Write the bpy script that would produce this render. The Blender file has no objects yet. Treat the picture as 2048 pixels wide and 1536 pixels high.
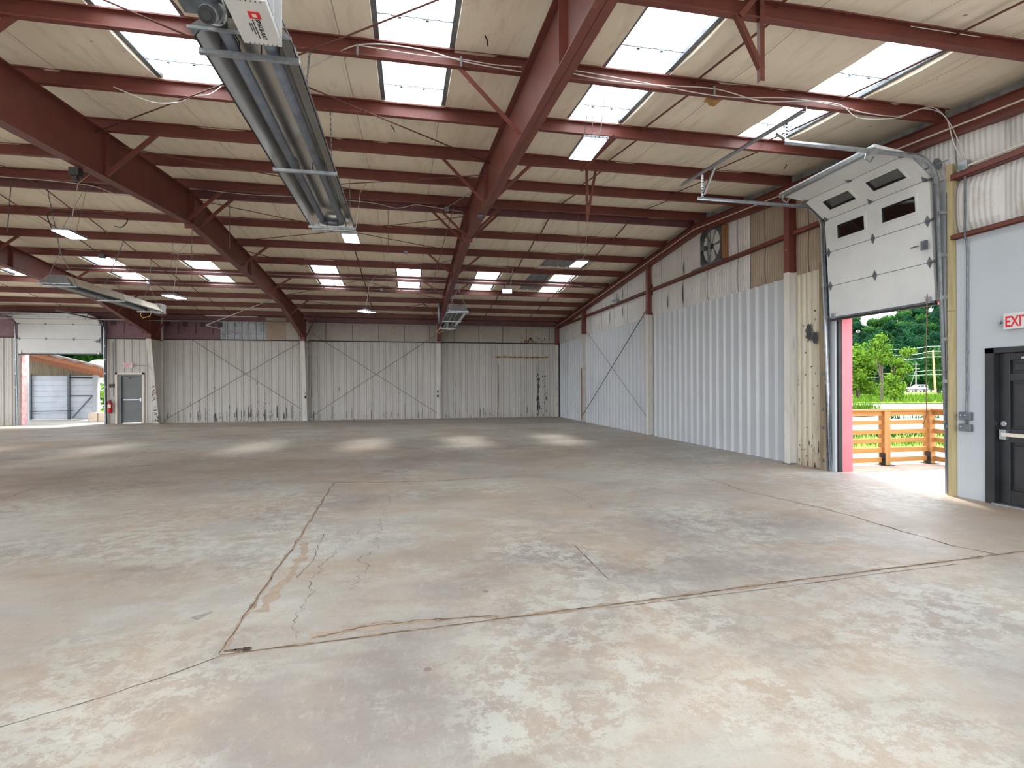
import bpy, bmesh, math, random
from mathutils import Vector, Matrix, noise
random.seed(7)
PI = math.pi
C = bpy.context.scene.collection
sc = bpy.context.scene

# ---------------------------------------------------------------- camera, sky, sun, exposure
cd = bpy.data.cameras.new('camera'); cam = bpy.data.objects.new('camera', cd); C.objects.link(cam)
cd.sensor_width = 36.0; cd.lens = 1045.84 / 2048 * 36; cd.shift_y = 4.6 / 2048; cd.clip_start = .05; cd.clip_end = 2000
cam.matrix_world = Matrix.Translation((0, 0, 1.58)) @ Matrix.Rotation(-.19526, 4, 'Z') @ Matrix.Rotation(PI / 2, 4, 'X') @ Matrix.Rotation(-.00434, 4, 'Z')
sc.camera = cam
w = bpy.data.worlds.new('sky'); sc.world = w; w.use_nodes = True
wn = w.node_tree; bg = wn.nodes['Background']
tc = wn.nodes.new('ShaderNodeTexCoord'); sx = wn.nodes.new('ShaderNodeSeparateXYZ'); rp = wn.nodes.new('ShaderNodeValToRGB')
wn.links.new(tc.outputs['Generated'], sx.inputs[0]); wn.links.new(sx.outputs['Z'], rp.inputs[0]); wn.links.new(rp.outputs[0], bg.inputs['Color'])
rp.color_ramp.elements[0].color = (.86, .90, .96, 1); rp.color_ramp.elements[1].color = (.80, .90, 1.0, 1)
bg.inputs['Strength'].default_value = 5.0
sd = bpy.data.lights.new('sun', 'SUN'); sd.energy = 9.0; sd.angle = math.radians(10); sd.color = (1, .95, .88)
so = bpy.data.objects.new('sun', sd); C.objects.link(so)
so.rotation_euler = Vector((1.2, 4.1, 5.5)).to_track_quat('Z', 'Y').to_euler()
sc.view_settings.view_transform = 'Standard'; sc.view_settings.look = 'None'; sc.view_settings.gamma = 1; sc.view_settings.use_curve_mapping = False
sc.view_settings.exposure = 0.2
sc.cycles.max_bounces = 9; sc.cycles.diffuse_bounces = 6; sc.cycles.glossy_bounces = 3; sc.cycles.transmission_bounces = 4; sc.cycles.transparent_max_bounces = 8
sc.cycles.caustics_reflective = False; sc.cycles.caustics_refractive = False; sc.cycles.sample_clamp_indirect = 6.0

# ---------------------------------------------------------------- building dimensions (metres)
YB = 26.12; XR = 7.65; XL = -23.4; YN = -.9
YRDG = 12.695; ZR = 5.897; SL = .0835; SP = 1.5516; DR = .294
RX = [1.44, -4.72, -10.88, -17.04]          # rafters, counted from the right-hand gable
def zb(y): return ZR - SL * abs(y - YRDG)     # underside of purlins / top of rafters
PUR = {}
for k in range(0, 9): PUR[k + .5 if k == 0 else k] = YRDG + DR + k * SP
for k in range(0, 8): PUR[-.5 if k == 0 else -k] = YRDG - DR - k * SP

# ---------------------------------------------------------------- materials
def lin(c):
    return tuple(((v / 255) / 12.92 if v / 255 <= .04045 else ((v / 255 + .055) / 1.055) ** 2.4) for v in c) + (1,)
MATS = {}
class N:
    def __init__(s, name):
        s.m = bpy.data.materials.new(name); s.m.use_nodes = True; s.t = s.m.node_tree; s.b = s.t.nodes['Principled BSDF']; MATS[name] = s.m
        s.co = s.t.nodes.new('ShaderNodeTexCoord').outputs['Object']
    def n(s, kind, **kw):
        x = s.t.nodes.new('ShaderNode' + kind)
        for k, v in kw.items(): setattr(x, k, v)
        return x
    def l(s, a, b): s.t.links.new(a, b)
    def vec(s, stretch=(1, 1, 1), off=0):
        m = s.n('Mapping'); m.inputs['Scale'].default_value = stretch; m.inputs['Location'].default_value = (off, off * .7, off * .3); s.l(s.co, m.inputs[0]); return m.outputs[0]
    def noise(s, scale, stretch=(1, 1, 1), detail=6, rough=.6, off=0, dist=0):
        x = s.n('TexNoise'); x.inputs['Scale'].default_value = scale; x.inputs['Detail'].default_value = detail; x.inputs['Roughness'].default_value = rough; x.inputs['Distortion'].default_value = dist
        s.l(s.vec(stretch, off), x.inputs['Vector']); return x.outputs['Fac']
    def ramp(s, f, lo, hi, a=0, b=1):
        x = s.n('MapRange'); x.inputs['From Min'].default_value = lo; x.inputs['From Max'].default_value = hi; x.inputs['To Min'].default_value = a; x.inputs['To Max'].default_value = b; s.l(f, x.inputs['Value']); return x.outputs[0]
    def math(s, op, a, b=None):
        x = s.n('Math', operation=op)
        for i, v in enumerate((a, b)):
            if v is None: continue
            if isinstance(v, (int, float)): x.inputs[i].default_value = v
            else: s.l(v, x.inputs[i])
        return x.outputs[0]
    def mix(s, f, a, b):
        x = s.n('Mix', data_type='RGBA')
        if isinstance(f, (int, float)): x.inputs[0].default_value = f
        else: s.l(f, x.inputs[0])
        for i, v in ((6, a), (7, b)):
            if isinstance(v, tuple): x.inputs[i].default_value = v
            else: s.l(v, x.inputs[i])
        return x.outputs[2]
    def xyz(s):
        x = s.n('SeparateXYZ'); s.l(s.co, x.inputs[0]); return x.outputs
    def col(s, c): s.l(c, s.b.inputs['Base Color']) if not isinstance(c, tuple) else setattr(s.b.inputs['Base Color'], 'default_value', c)
    def bump(s, h, strength=.3, dist=.01):
        x = s.n('Bump'); x.inputs['Strength'].default_value = strength; x.inputs['Distance'].default_value = dist; s.l(h, x.inputs['Height']); s.l(x.outputs[0], s.b.inputs['Normal'])
    def rm(s, r=.6, m=0): s.b.inputs['Roughness'].default_value = r; s.b.inputs['Metallic'].default_value = m
def simple(name, c1, c2=None, rough=.6, metal=0, scale=4, lo=.4, hi=.62, stretch=(1, 1, 1), layers=(), bump=0, bscale=40):
    a = N(name); c = lin(c1)
    if c2 is not None: c = a.mix(a.ramp(a.noise(scale, stretch), lo, hi), lin(c1), lin(c2))
    for i, (cc, sc_, l_, h_, st) in enumerate(layers):
        c = a.mix(a.ramp(a.noise(sc_, st, off=3 + i * 5), l_, h_), c, lin(cc))
    a.col(c); a.rm(rough, metal)
    if bump: a.bump(a.noise(bscale), bump)
    return a.m
U1 = (1, 1, 1)
STEEL = simple('red_primer_steel', (118, 63, 54), (100, 54, 48), .5, 0, 2.2, .35, .7, (1, 1, 1), [((158, 104, 92), 9, .66, .80, (1, 1, 2)), ((92, 40, 34), 3, .62, .8, U1)])
STEELP = simple('plum_primer_steel', (118, 76, 76), (104, 64, 66), .55, 0, 3, .35, .7, (1, 1, 1), [((150, 112, 108), 12, .64, .8, U1)])
STEELD = simple('rusty_girt_steel', (112, 56, 44), (84, 48, 38), .65, 0, 5, .35, .7, (1, 1, 1), [((60, 38, 30), 8, .6, .75, U1)])
GALV = simple('galvanized_steel', (176, 182, 186), (146, 152, 158), .35, .75, 14, .35, .65)
GALVD = simple('dark_galvanized_steel', (126, 132, 138), (98, 104, 110), .45, .6, 10, .35, .65)
TUBE = simple('heater_tube_metal', (120, 126, 136), (94, 100, 112), .4, .5, 7, .3, .7)
ALU = simple('brushed_aluminium', (222, 220, 216), (208, 206, 203), .24, .85, 3, .3, .7, (4, .4, 4))
CREAM = simple('cream_powder_coat', (214, 206, 190), (204, 196, 180), .45, 0, 3)
LGREY = simple('light_grey_enamel', (206, 206, 204), (196, 196, 194), .4, 0, 3)
DOORW = simple('white_door_enamel', (208, 209, 208), (201, 203, 202), .42, 0, 2.0)
WHITEP = simple('bluish_white_wall_paint', (180, 187, 193), (175, 182, 188), .55, 0, 1.2)
BLACKP = simple('black_door_paint', (40, 41, 45), (30, 31, 34), .38, 0, 3)
DGREY = simple('grey_door_paint', (106, 108, 108), (98, 100, 100), .5, 0, 2)
RUBBER = simple('black_rubber', (22, 22, 23), (34, 34, 34), .7)
DARKM = simple('dark_void_metal', (34, 32, 32), (48, 44, 42), .6)
CABLE = simple('white_cable_sheath', (206, 202, 196), (186, 182, 176), .5)
RODM = simple('brown_steel_rod', (104, 62, 52), (86, 52, 44), .5, .3)
RODG = simple('grey_wire_cable', (96, 88, 84), (120, 112, 106), .5, .5)
REDS = simple('red_sign_paint', (206, 36, 44), None, .5)
REDX = simple('extinguisher_red', (190, 26, 34), None, .3)
REDJ = simple('bright_red_jamb_paint', (216, 104, 112), (208, 96, 104), .45, 0, 2)
PINKW = simple('faded_red_jamb_paint', (212, 150, 152), (226, 190, 188), .6, 0, 6, .4, .6)
INKM = simple('black_print', (22, 22, 24), None, .6)
CONC = simple('outdoor_concrete', (176, 170, 160), (160, 154, 146), .9, 0, 1.5)
ASPH = simple('pale_gravel_lot', (168, 162, 154), (148, 144, 138), .95, 0, 2.2, .35, .7)
GRASSM = simple('meadow_grass', (88, 110, 40), (118, 130, 56), .9, 0, .6, .35, .65, U1, [((74, 98, 40), 3, .5, .7, U1)])
LEAFA = simple('light_green_leaves', (104, 134, 40), (72, 106, 32), .6, 0, .9, .4, .6)
LEAFB = simple('mid_green_leaves', (54, 92, 36), (34, 68, 30), .6, 0, .7, .4, .6)
LEAFD = simple('dark_forest_leaves', (30, 68, 36), (12, 42, 28), .65, 0, .25, .4, .6)
for m_ in (LEAFA, LEAFB, LEAFD, GRASSM): m_.node_tree.nodes['Principled BSDF'].inputs['Specular IOR Level'].default_value = .05; m_.node_tree.nodes['Principled BSDF'].inputs['Roughness'].default_value = .9
BARK = simple('grey_brown_bark', (92, 80, 68), (68, 58, 50), .9, 0, 6)
DECKW = simple('weathered_deck_boards', (176, 156, 140), (156, 136, 122), .85, 0, 3, .35, .7, (.4, 6, 1))
SHEDR = simple('white_roofing', (206, 206, 206), (186, 186, 190), .6)
BLUEM = simple('blue_grey_metal_siding', (218, 224, 234), (206, 212, 224), .5, 0, 1.5)
GLASSD = N('dark_window_glass'); GLASSD.col(lin((30, 32, 34))); GLASSD.rm(.08, 0); GLASSD = GLASSD.m
def wood(name, c1, c2, knots, stretch, rough=.7):
    a = N(name); c = a.mix(a.ramp(a.noise(2.0, stretch, 8), .3, .7), lin(c1), lin(c2))
    c = a.mix(a.ramp(a.noise(3.2, tuple(.5 + .5 * s / max(stretch) for s in stretch), 2, off=9), .70, .78), c, lin(knots)); a.col(c); a.rm(rough); return a.m
WOODZ = wood('treated_lumber_upright', (186, 172, 132), (160, 144, 104), (92, 78, 52), (14, 14, .8))
WOODOLD = wood('old_grimy_lumber', (150, 134, 108), (112, 98, 80), (60, 50, 42), (10, 10, .8))
WOODF = wood('fresh_pine_rail', (190, 138, 72), (170, 116, 56), (120, 74, 36), (1, 1, 14))
WOODP = wood('fresh_pine_post', (186, 136, 78), (164, 114, 60), (118, 76, 40), (14, 14, .8))
WOODR = wood('orange_brown_rafter_wood', (190, 128, 92), (150, 96, 70), (80, 52, 40), (14, 1, 14))
WOODB = wood('brown_plank', (150, 108, 70), (120, 82, 52), (70, 46, 30), (14, 14, .8))
def emit(name, c, s):
    a = N(name); a.col(lin(c)); a.b.inputs['Emission Color'].default_value = lin(c); a.b.inputs['Emission Strength'].default_value = s; return a.m
LEDM = emit('led_diffuser', (250, 250, 255), 14)
# floor
a = N('worn_concrete_floor')
base = a.mix(a.ramp(a.noise(.55, (.8, 1.1, 1), 9, .66, dist=.4), .38, .62), lin((182, 166, 148)), lin((164, 157, 149)))
base = a.mix(a.math('MULTIPLY', a.ramp(a.noise(1.1, (.5, 1.2, 1), 8, .66, off=4), .50, .70), .85), base, lin((176, 152, 130)))
base = a.mix(a.math('MULTIPLY', a.ramp(a.noise(.45, (1, .8, 1), 6, .65, off=41), .50, .64), .75), base, lin((146, 138, 134)))
wash = a.ramp(a.noise(.5, (.6, 1.2, 1), 7, .68, off=21), .46, .64)
base = a.mix(a.math('MULTIPLY', wash, .55), base, lin((196, 198, 191)))
pm = a.math('MULTIPLY', a.ramp(a.noise(.75, (1, .9, 1), 5, .62, off=11), .44, .60), a.ramp(a.noise(7, (.9, 1, 1), 15, .84, off=2), .485, .515))
base = a.mix(a.math('MULTIPLY', pm, .58), base, lin((206, 208, 199)))
base = a.mix(a.math('MULTIPLY', a.ramp(a.noise(1.7, (.6, 1.4, 1), 10, .74, off=30), .54, .74), .55), base, lin((140, 124, 108)))
base = a.mix(a.math('MULTIPLY', a.ramp(a.noise(60, U1, 4, .7, off=5), .56, .72), .4), base, lin((124, 112, 102)))
base = a.mix(a.math('MULTIPLY', a.ramp(a.noise(28, (1, .3, 1), 4, .7, off=15), .56, .74), .3), base, lin((214, 208, 196)))
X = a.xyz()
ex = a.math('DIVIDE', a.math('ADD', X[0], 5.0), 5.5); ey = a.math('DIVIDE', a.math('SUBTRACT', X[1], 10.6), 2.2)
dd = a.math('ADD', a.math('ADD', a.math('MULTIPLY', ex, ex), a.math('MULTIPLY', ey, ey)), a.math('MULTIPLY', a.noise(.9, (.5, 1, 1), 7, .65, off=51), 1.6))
base = a.mix(a.math('MULTIPLY', a.ramp(dd, 1.0, 1.9, 1, 0), .5), base, lin((138, 118, 100)))  # brown stain that also paints in the dim light across this floor band
base = a.mix(.12, base, lin((60, 54, 48)))
v = a.n('TexVoronoi'); v.inputs['Scale'].default_value = 1.1; v.inputs['Randomness'].default_value = 1; a.l(a.vec((1, 1, 1), 3), v.inputs['Vector'])
spot = a.math('MULTIPLY', a.math('LESS_THAN', v.outputs['Distance'], .028), .55)
base = a.mix(spot, base, lin((112, 84, 66)))
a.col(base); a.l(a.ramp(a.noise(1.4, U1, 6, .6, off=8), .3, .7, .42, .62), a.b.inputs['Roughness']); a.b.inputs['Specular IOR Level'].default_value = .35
a.bump(a.noise(30, U1, 6, .7), .25, .004); FLOORM = a.m
CRACK = simple('crack_shadowed_concrete', (70, 56, 46), (110, 92, 76), .95, 0, 9, .35, .65)
SCAR = simple('broken_tan_concrete', (168, 150, 130), (138, 120, 102), .95, 0, 12, .35, .65)
# roof insulation
a = N('cream_roof_insulation'); X = a.xyz()
base = a.mix(a.ramp(a.noise(.8, (1, .5, 1), 6, .6), .35, .68), lin((245, 234, 214)), lin((236, 222, 198)))
base = a.mix(a.math('MULTIPLY', a.ramp(a.noise(5, (1.6, .25, 1), 7, .65, off=3), .5, .72), .5), base, lin((200, 182, 158)))
base = a.mix(a.math('MULTIPLY', a.ramp(a.noise(9, U1, 2, .5, off=13), .74, .78), .8), base, lin((96, 80, 64)))
fr = a.math('FRACT', a.math('DIVIDE', a.math('ADD', X[0], 50 * 1.22 - .43 + .012), 1.22))
base = a.mix(a.math('MULTIPLY', a.math('LESS_THAN', fr, .018), a.ramp(a.noise(1.2, U1, 3, .6, off=17), .4, .6)), base, lin((222, 212, 194)))
fr2 = a.math('FRACT', a.math('DIVIDE', a.math('ADD', X[0], 50 * 1.22 - .43 - .035), 1.22))
base = a.mix(a.math('MULTIPLY', a.math('LESS_THAN', fr2, .012), .6), base, lin((140, 122, 100)))
a.col(base); a.rm(.75); a.bump(a.noise(2.2, (1, .5, 1), 4, .6, off=6), .35, .05); INSUL = a.m
def fabric(name, c1, c2, seam, period, off=0.0, axis=1, dirt=(150, 132, 112)):
    a = N(name); X = a.xyz()
    base = a.mix(a.ramp(a.noise(1.1, U1, 6, .6), .35, .68), lin(c1), lin(c2))
    base = a.mix(a.math('MULTIPLY', a.ramp(a.noise(2.6, U1, 7, .65, off=3), .56, .75), .45), base, lin(dirt))
    fr = a.math('FRACT', a.math('DIVIDE', a.math('ADD', X[axis], 60 * period + off), period))
    base = a.mix(a.math('LESS_THAN', fr, .022), base, lin(seam)); a.col(base); a.rm(.7)
    wv = a.math('SINE', a.math('MULTIPLY', X[axis], 92)); a.bump(wv, .35, .012); return a.m
VINYLW = fabric('white_vinyl_insulation', (206, 204, 202), (196, 193, 190), (120, 116, 112), 1.26, .3)
VINYLT = fabric('tan_stained_insulation', (164, 148, 130), (146, 130, 112), (96, 84, 72), 1.26, .0, 1, (120, 100, 82))
VINYLB = fabric('grey_beige_wall_insulation', (176, 170, 160), (164, 156, 146), (84, 76, 68), 1.22, .2, 0, (140, 122, 100))
GP = {0: .305, 1: .14}
# ribbed liner panels
def liner(name, c1, c2, chip, chip_h, dirt, axis):
    a = N(name); X = a.xyz(); st = (3, 3, .25)
    base = a.mix(a.ramp(a.noise(1.3, st, 6, .6), .35, .7), lin(c1), lin(c2))
    low = a.ramp(X[2], 0, chip_h, 1, 0)
    base = a.mix(a.math('MULTIPLY', a.ramp(a.noise(2.4, (2, 2, .35), 7, .7, off=3), .50, .72), dirt), base, lin((150, 134, 112)))
    base = a.mix(a.math('MULTIPLY', a.ramp(X[2], 0, .5, 1, 0), dirt * .7), base, lin((140, 118, 92)))
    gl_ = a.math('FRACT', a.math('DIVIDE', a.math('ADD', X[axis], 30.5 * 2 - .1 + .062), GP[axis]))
    base = a.mix(a.math('MULTIPLY', a.math('LESS_THAN', gl_, .055), a.ramp(a.noise(1.5, (2, 2, .3), 4, .6, off=31), .3, .6, .3, .8)), base, lin((110, 102, 92)))  # grime lines at rib edges, also painting in shade the ribs lack
    thr = a.math('ADD', a.noise(7, (1.6, 1.6, .35), 8, .75, off=9), a.math('MULTIPLY', low, .17))
    base = a.mix(a.ramp(thr, chip, chip + .012), base, lin((58, 56, 54)))
    a.col(base); a.rm(.45); return a.m
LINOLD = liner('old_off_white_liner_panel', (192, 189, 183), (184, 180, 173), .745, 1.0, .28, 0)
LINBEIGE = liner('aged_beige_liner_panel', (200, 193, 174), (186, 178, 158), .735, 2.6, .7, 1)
LINNEW = simple('new_white_liner_panel', (184, 188, 191), (179, 183, 187), .4, 0, 1, .4, .6)
COLW = simple('chipped_white_column_paint', (212, 209, 202), (198, 192, 182), .5, 0, 1.5, .4, .7, (3, 3, .4), [((70, 58, 54), 9, .70, .71, (1.5, 1.5, .5)), ((150, 136, 116), 3, .58, .8, (2, 2, .4))])
SHEETM = simple('bare_galvanized_sheet', (172, 178, 182), (132, 138, 142), .5, .2, 1.6, .35, .65, (1, 5, 1), [((96, 98, 100), 2.2, .58, .72, (1, 4, 1))])
PLUMP = simple('plum_painted_panel', (118, 84, 92), (104, 72, 80), .6, 0, 2)
# translucent skylight sheet
a = N('translucent_skylight_sheet'); a.t.nodes.remove(a.b); out = a.t.nodes['Material Output']
tr = a.n('BsdfTransparent'); tl = a.n('BsdfTranslucent'); df = a.n('BsdfDiffuse'); m1 = a.n('MixShader'); m2 = a.n('MixShader')
for q in (tr, tl, df): q.inputs['Color'].default_value = (.93, .95, .95, 1)
m1.inputs[0].default_value = .15; a.l(tl.outputs[0], m1.inputs[1]); a.l(df.outputs[0], m1.inputs[2])
m2.inputs[0].default_value = .66; a.l(tr.outputs[0], m2.inputs[1]); a.l(m1.outputs[0], m2.inputs[2]); a.l(m2.outputs[0], out.inputs[0]); SKYL = a.m
SKYLN = SKYL.copy(); SKYLN.name = 'sun_softening_skylight_sheet'  # near sheets made cloudier to weaken the sun patches on the floor
for nd in SKYLN.node_tree.nodes:
    if nd.type == 'MIX_SHADER' and abs(nd.inputs[0].default_value - .66) < .01: nd.inputs[0].default_value = .88
# clear glass for car / door windows
a = N('clear_door_glass'); a.t.nodes.remove(a.b); out = a.t.nodes['Material Output']
tr = a.n('BsdfTransparent'); gl = a.n('BsdfGlossy'); gl.inputs['Roughness'].default_value = .03; mx = a.n('MixShader'); mx.inputs[0].default_value = .22
tr.inputs['Color'].default_value = (.42, .43, .42, 1); a.l(tr.outputs[0], mx.inputs[1]); a.l(gl.outputs[0], mx.inputs[2]); a.l(mx.outputs[0], out.inputs[0]); GLASS = a.m

# ---------------------------------------------------------------- mesh builder
class MB:
    def __init__(s, T=None): s.v = []; s.f = []; s.T = T
    def add(s, vs, fs):
        o = len(s.v); s.v += [Vector(s.T(*p)) if s.T else Vector(p) for p in vs]; s.f += [tuple(i + o for i in f) for f in fs]; return s
    def box(s, a, b):
        x0, x1 = sorted((a[0], b[0])); y0, y1 = sorted((a[1], b[1])); z0, z1 = sorted((a[2], b[2]))
        return s.add([(x0, y0, z0), (x1, y0, z0), (x1, y1, z0), (x0, y1, z0), (x0, y0, z1), (x1, y0, z1), (x1, y1, z1), (x0, y1, z1)],
                     [(0, 3, 2, 1), (4, 5, 6, 7), (0, 1, 5, 4), (1, 2, 6, 5), (2, 3, 7, 6), (3, 0, 4, 7)])
    def prism(s, prof, p0, p1, up=(0, 0, 1), caps=True, closed=True):
        p0 = Vector(p0); p1 = Vector(p1); d = (p1 - p0).normalized(); up = Vector(up)
        r = d.cross(up)
        if r.length < 1e-6: r = d.cross(Vector((1, 0, 0)))
        r.normalize(); u = r.cross(d).normalized(); n = len(prof); vs = []
        for p in (p0, p1): vs += [tuple(p + r * a + u * b) for a, b in prof]
        fs = [(i, (i + 1) % n, n + (i + 1) % n, n + i) for i in range(n if closed else n - 1)]
        if caps and closed: fs += [tuple(range(n))[::-1], tuple(range(n, 2 * n))]
        return s.add(vs, fs)
    def beam(s, p0, p1, w, h, up=(0, 0, 1)): return s.prism([(-w / 2, -h / 2), (w / 2, -h / 2), (w / 2, h / 2), (-w / 2, h / 2)], p0, p1, up)
    def angle(s, p0, p1, w, t=.005, up=(0, 0, 1), fl=1): return s.prism([(0, 0), (w * fl, 0), (w * fl, t), (t * fl, t), (t * fl, w), (0, w)], p0, p1, up)
    def tube(s, pts, r, n=8, caps=True):
        pts = [Vector(p) for p in pts]; rings = []; prev = None
        for i, p in enumerate(pts):
            d = (pts[min(i + 1, len(pts) - 1)] - pts[max(i - 1, 0)]).normalized()
            if prev is None: a = Vector((0, 0, 1)) if abs(d.z) < .9 else Vector((1, 0, 0)); u = d.cross(a).normalized()
            else: u = (prev - d * prev.dot(d)).normalized()
            prev = u; v = d.cross(u); rr = r[i] if isinstance(r, (list, tuple)) else r
            rings.append([tuple(p + u * math.cos(2 * PI * k / n) * rr + v * math.sin(2 * PI * k / n) * rr) for k in range(n)])
        fs = []
        for i in range(len(pts) - 1): fs += [(i * n + k, i * n + (k + 1) % n, (i + 1) * n + (k + 1) % n, (i + 1) * n + k) for k in range(n)]
        if caps: fs += [tuple(range(n))[::-1], tuple(range((len(pts) - 1) * n, len(pts) * n))]
        return s.add([p for g in rings for p in g], fs)
    def quad(s, *p): return s.add(list(p), [tuple(range(len(p)))])
    def sphere(s, c, r, n=10, m=6):
        vs = [(c[0], c[1], c[2] - r)]; fs = []
        for i in range(1, m):
            t = -PI / 2 + PI * i / m
            vs += [(c[0] + r * math.cos(t) * math.cos(2 * PI * k / n), c[1] + r * math.cos(t) * math.sin(2 * PI * k / n), c[2] + r * math.sin(t)) for k in range(n)]
        vs.append((c[0], c[1], c[2] + r)); L = len(vs) - 1
        fs += [(0, 1 + (k + 1) % n, 1 + k) for k in range(n)]
        for i in range(m - 2): fs += [(1 + i * n + k, 1 + i * n + (k + 1) % n, 1 + (i + 1) * n + (k + 1) % n, 1 + (i + 1) * n + k) for k in range(n)]
        fs += [(L, 1 + (m - 2) * n + k, 1 + (m - 2) * n + (k + 1) % n) for k in range(n)]
        return s.add(vs, fs)
    def build(s, name, mat, parent=None, smooth=False, at=None):
        org = wloc(parent) if parent else Vector(at or (0, 0, 0))
        me = bpy.data.meshes.new(name); me.from_pydata([v - org for v in s.v], [], s.f)
        bm = bmesh.new(); bm.from_mesh(me); bmesh.ops.recalc_face_normals(bm, faces=bm.faces); bm.to_mesh(me); bm.free()
        o = bpy.data.objects.new(name, me); C.objects.link(o); me.materials.append(mat)
        if smooth:
            for p in me.polygons: p.use_smooth = True
        if parent: o.parent = parent
        else: o.location = org
        return o
def wloc(o):
    v = Vector((0, 0, 0))
    while o: v += o.location; o = o.parent
    return v
def tag(o, label=None, cat=None, group=None, kind=None):
    for k, v in (('label', label), ('category', cat), ('group', group), ('kind', kind)):
        if v: o[k] = v
    return o
def thing(name, label, cat, loc, group=None):
    o = bpy.data.objects.new(name, None); C.objects.link(o); o.location = loc; o.empty_display_size = .2; return tag(o, label, cat, group)
def struct(name, b, m, parent=None, label=None):
    o = b.build(name, m, parent)
    if parent is None: o['kind'] = 'structure'
    if label: o['label'] = label
    return o
def sroot(name, loc=(0, 0, 0)):
    o = bpy.data.objects.new(name, None); C.objects.link(o); o.location = loc; o['kind'] = 'structure'; return o
def copy_tree(o, parent=None, off=None):
    c = o.copy(); C.objects.link(c)
    if parent: c.parent = parent
    elif off is not None: c.location = o.location + Vector(off)
    for ch in list(o.children): copy_tree(ch, c)
    return c
def bevel(o, wd=.01, seg=2):
    m = o.modifiers.new('bevel', 'BEVEL'); m.width = wd; m.segments = seg; m.limit_method = 'ANGLE'; return o
def text(body, size, org, xd, yd, mat, parent, name='lettering', bold=0.0, ext=.001, width=None):
    cu = bpy.data.curves.new('t', 'FONT'); cu.body = body; cu.size = size; cu.offset = bold; cu.extrude = ext; cu.resolution_u = 3
    t = bpy.data.objects.new('t', cu); C.objects.link(t); bpy.context.view_layer.update()
    me = bpy.data.meshes.new_from_object(t.evaluated_get(bpy.context.evaluated_depsgraph_get())); bpy.data.objects.remove(t)
    xd = Vector(xd).normalized(); yd = Vector(yd).normalized(); zd = xd.cross(yd)
    xs = [v.co.x for v in me.vertices]; k = width / (max(xs) - min(xs)) if width else 1; x0 = min(xs)
    base = wloc(parent)
    for v in me.vertices: v.co = Vector(org) - base + xd * (v.co.x - x0) * k + yd * v.co.y + zd * v.co.z
    me.materials.clear(); me.materials.append(mat); o = bpy.data.objects.new(name, me); C.objects.link(o); o.parent = parent; return o

# ---------------------------------------------------------------- ribbed panel in a vertical plane
def ribprofile(s0, s1, pitch=.305, depth=.032, base=.10, top=.045, minor=True, phase=0.0):
    """points (s, n) along the wall; n = how far the panel stands into the room"""
    pts = [(s0, 0)]; k = math.floor((s0 - phase) / pitch)
    while True:
        c = k * pitch + phase
        if c - base / 2 > s1: break
        for ds, n in ((-base / 2, 0), (-top / 2, depth), (top / 2, depth), (base / 2, 0)):
            pts.append((c + ds, n))
        if minor:
            for mm in (pitch * .36, pitch * .64):
                for ds, n in ((-.016, 0), (-.006, .006), (.006, .006), (.016, 0)): pts.append((c + mm + ds, n))
        k += 1
    pts = [p for p in pts if s0 <= p[0] <= s1]; pts.append((s1, pts[-1][1])); return pts
def ribbed(mb, s0, s1, z0, z1, P, **kw):
    pr = ribprofile(s0, s1, **kw); o = len(mb.v); vs = []
    for s_, n in pr: vs += [P(s_, n, z0), P(s_, n, z1)]
    mb.add(vs, [(2 * i, 2 * i + 2, 2 * i + 3, 2 * i + 1) for i in range(len(pr) - 1)])
PB = lambda s_, n, z: (s_, YB - n, z)            # back wall: s = X
PR = lambda s_, n, z: (XR - n, s_, z)            # right-hand wall: s = Y

# ---------------------------------------------------------------- the shell
m = MB(); nx, ny = 60, 54
for i in range(nx):
    for j in range(ny):
        x0 = XL + (7.66 - XL) * i / nx; x1 = XL + (7.66 - XL) * (i + 1) / nx; y0 = YN + (YB - YN) * j / ny; y1 = YN + (YB - YN) * (j + 1) / ny
        m.quad((x0, y0, 0), (x1, y0, 0), (x1, y1, 0), (x0, y1, 0))
m.box((7.66, 6.22, -.2), (7.98, 8.2, 0)); m.box((-16.28, YB, -.2), (-13.15, YB + .3, 0))
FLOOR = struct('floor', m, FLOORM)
def ribbon(pts, wd, jit, z=.0015, seed=0, step=.035):
    rnd = random.Random(seed); out = MB(); L = []
    for (ax, ay), (bx, by) in zip(pts, pts[1:]):
        n = max(2, int(math.hypot(bx - ax, by - ay) / step))
        for i in range(n): t = i / n; L.append((ax + (bx - ax) * t, ay + (by - ay) * t))
    L.append(pts[-1]); vs = []
    for i, (x, y) in enumerate(L):
        a = L[max(i - 1, 0)]; b = L[min(i + 1, len(L) - 1)]; dx, dy = b[0] - a[0], b[1] - a[1]; d = math.hypot(dx, dy) or 1; px, py = -dy / d, dx / d
        o = jit * (noise.noise(Vector((x * 3.1, y * 3.1, seed))) * 1.6 + rnd.uniform(-.35, .35)); ww = wd * (.35 + 1.3 * abs(noise.noise(Vector((x * 7, y * 7, seed + 5))) + .25))
        vs += [(x + px * (o - ww / 2), y + py * (o - ww / 2), z), (x + px * (o + ww / 2), y + py * (o + ww / 2), z)]
    return out.add(vs, [(2 * i, 2 * i + 1, 2 * i + 3, 2 * i + 2) for i in range(len(L) - 1)])
MAIN = [(-1.1, 3.367), (-.544, 3.406), (.687, 3.507), (1.74, 3.586), (2.91, 3.692), (4.158, 3.783), (5.315, 3.88), (7.5, 4.02)]
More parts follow.
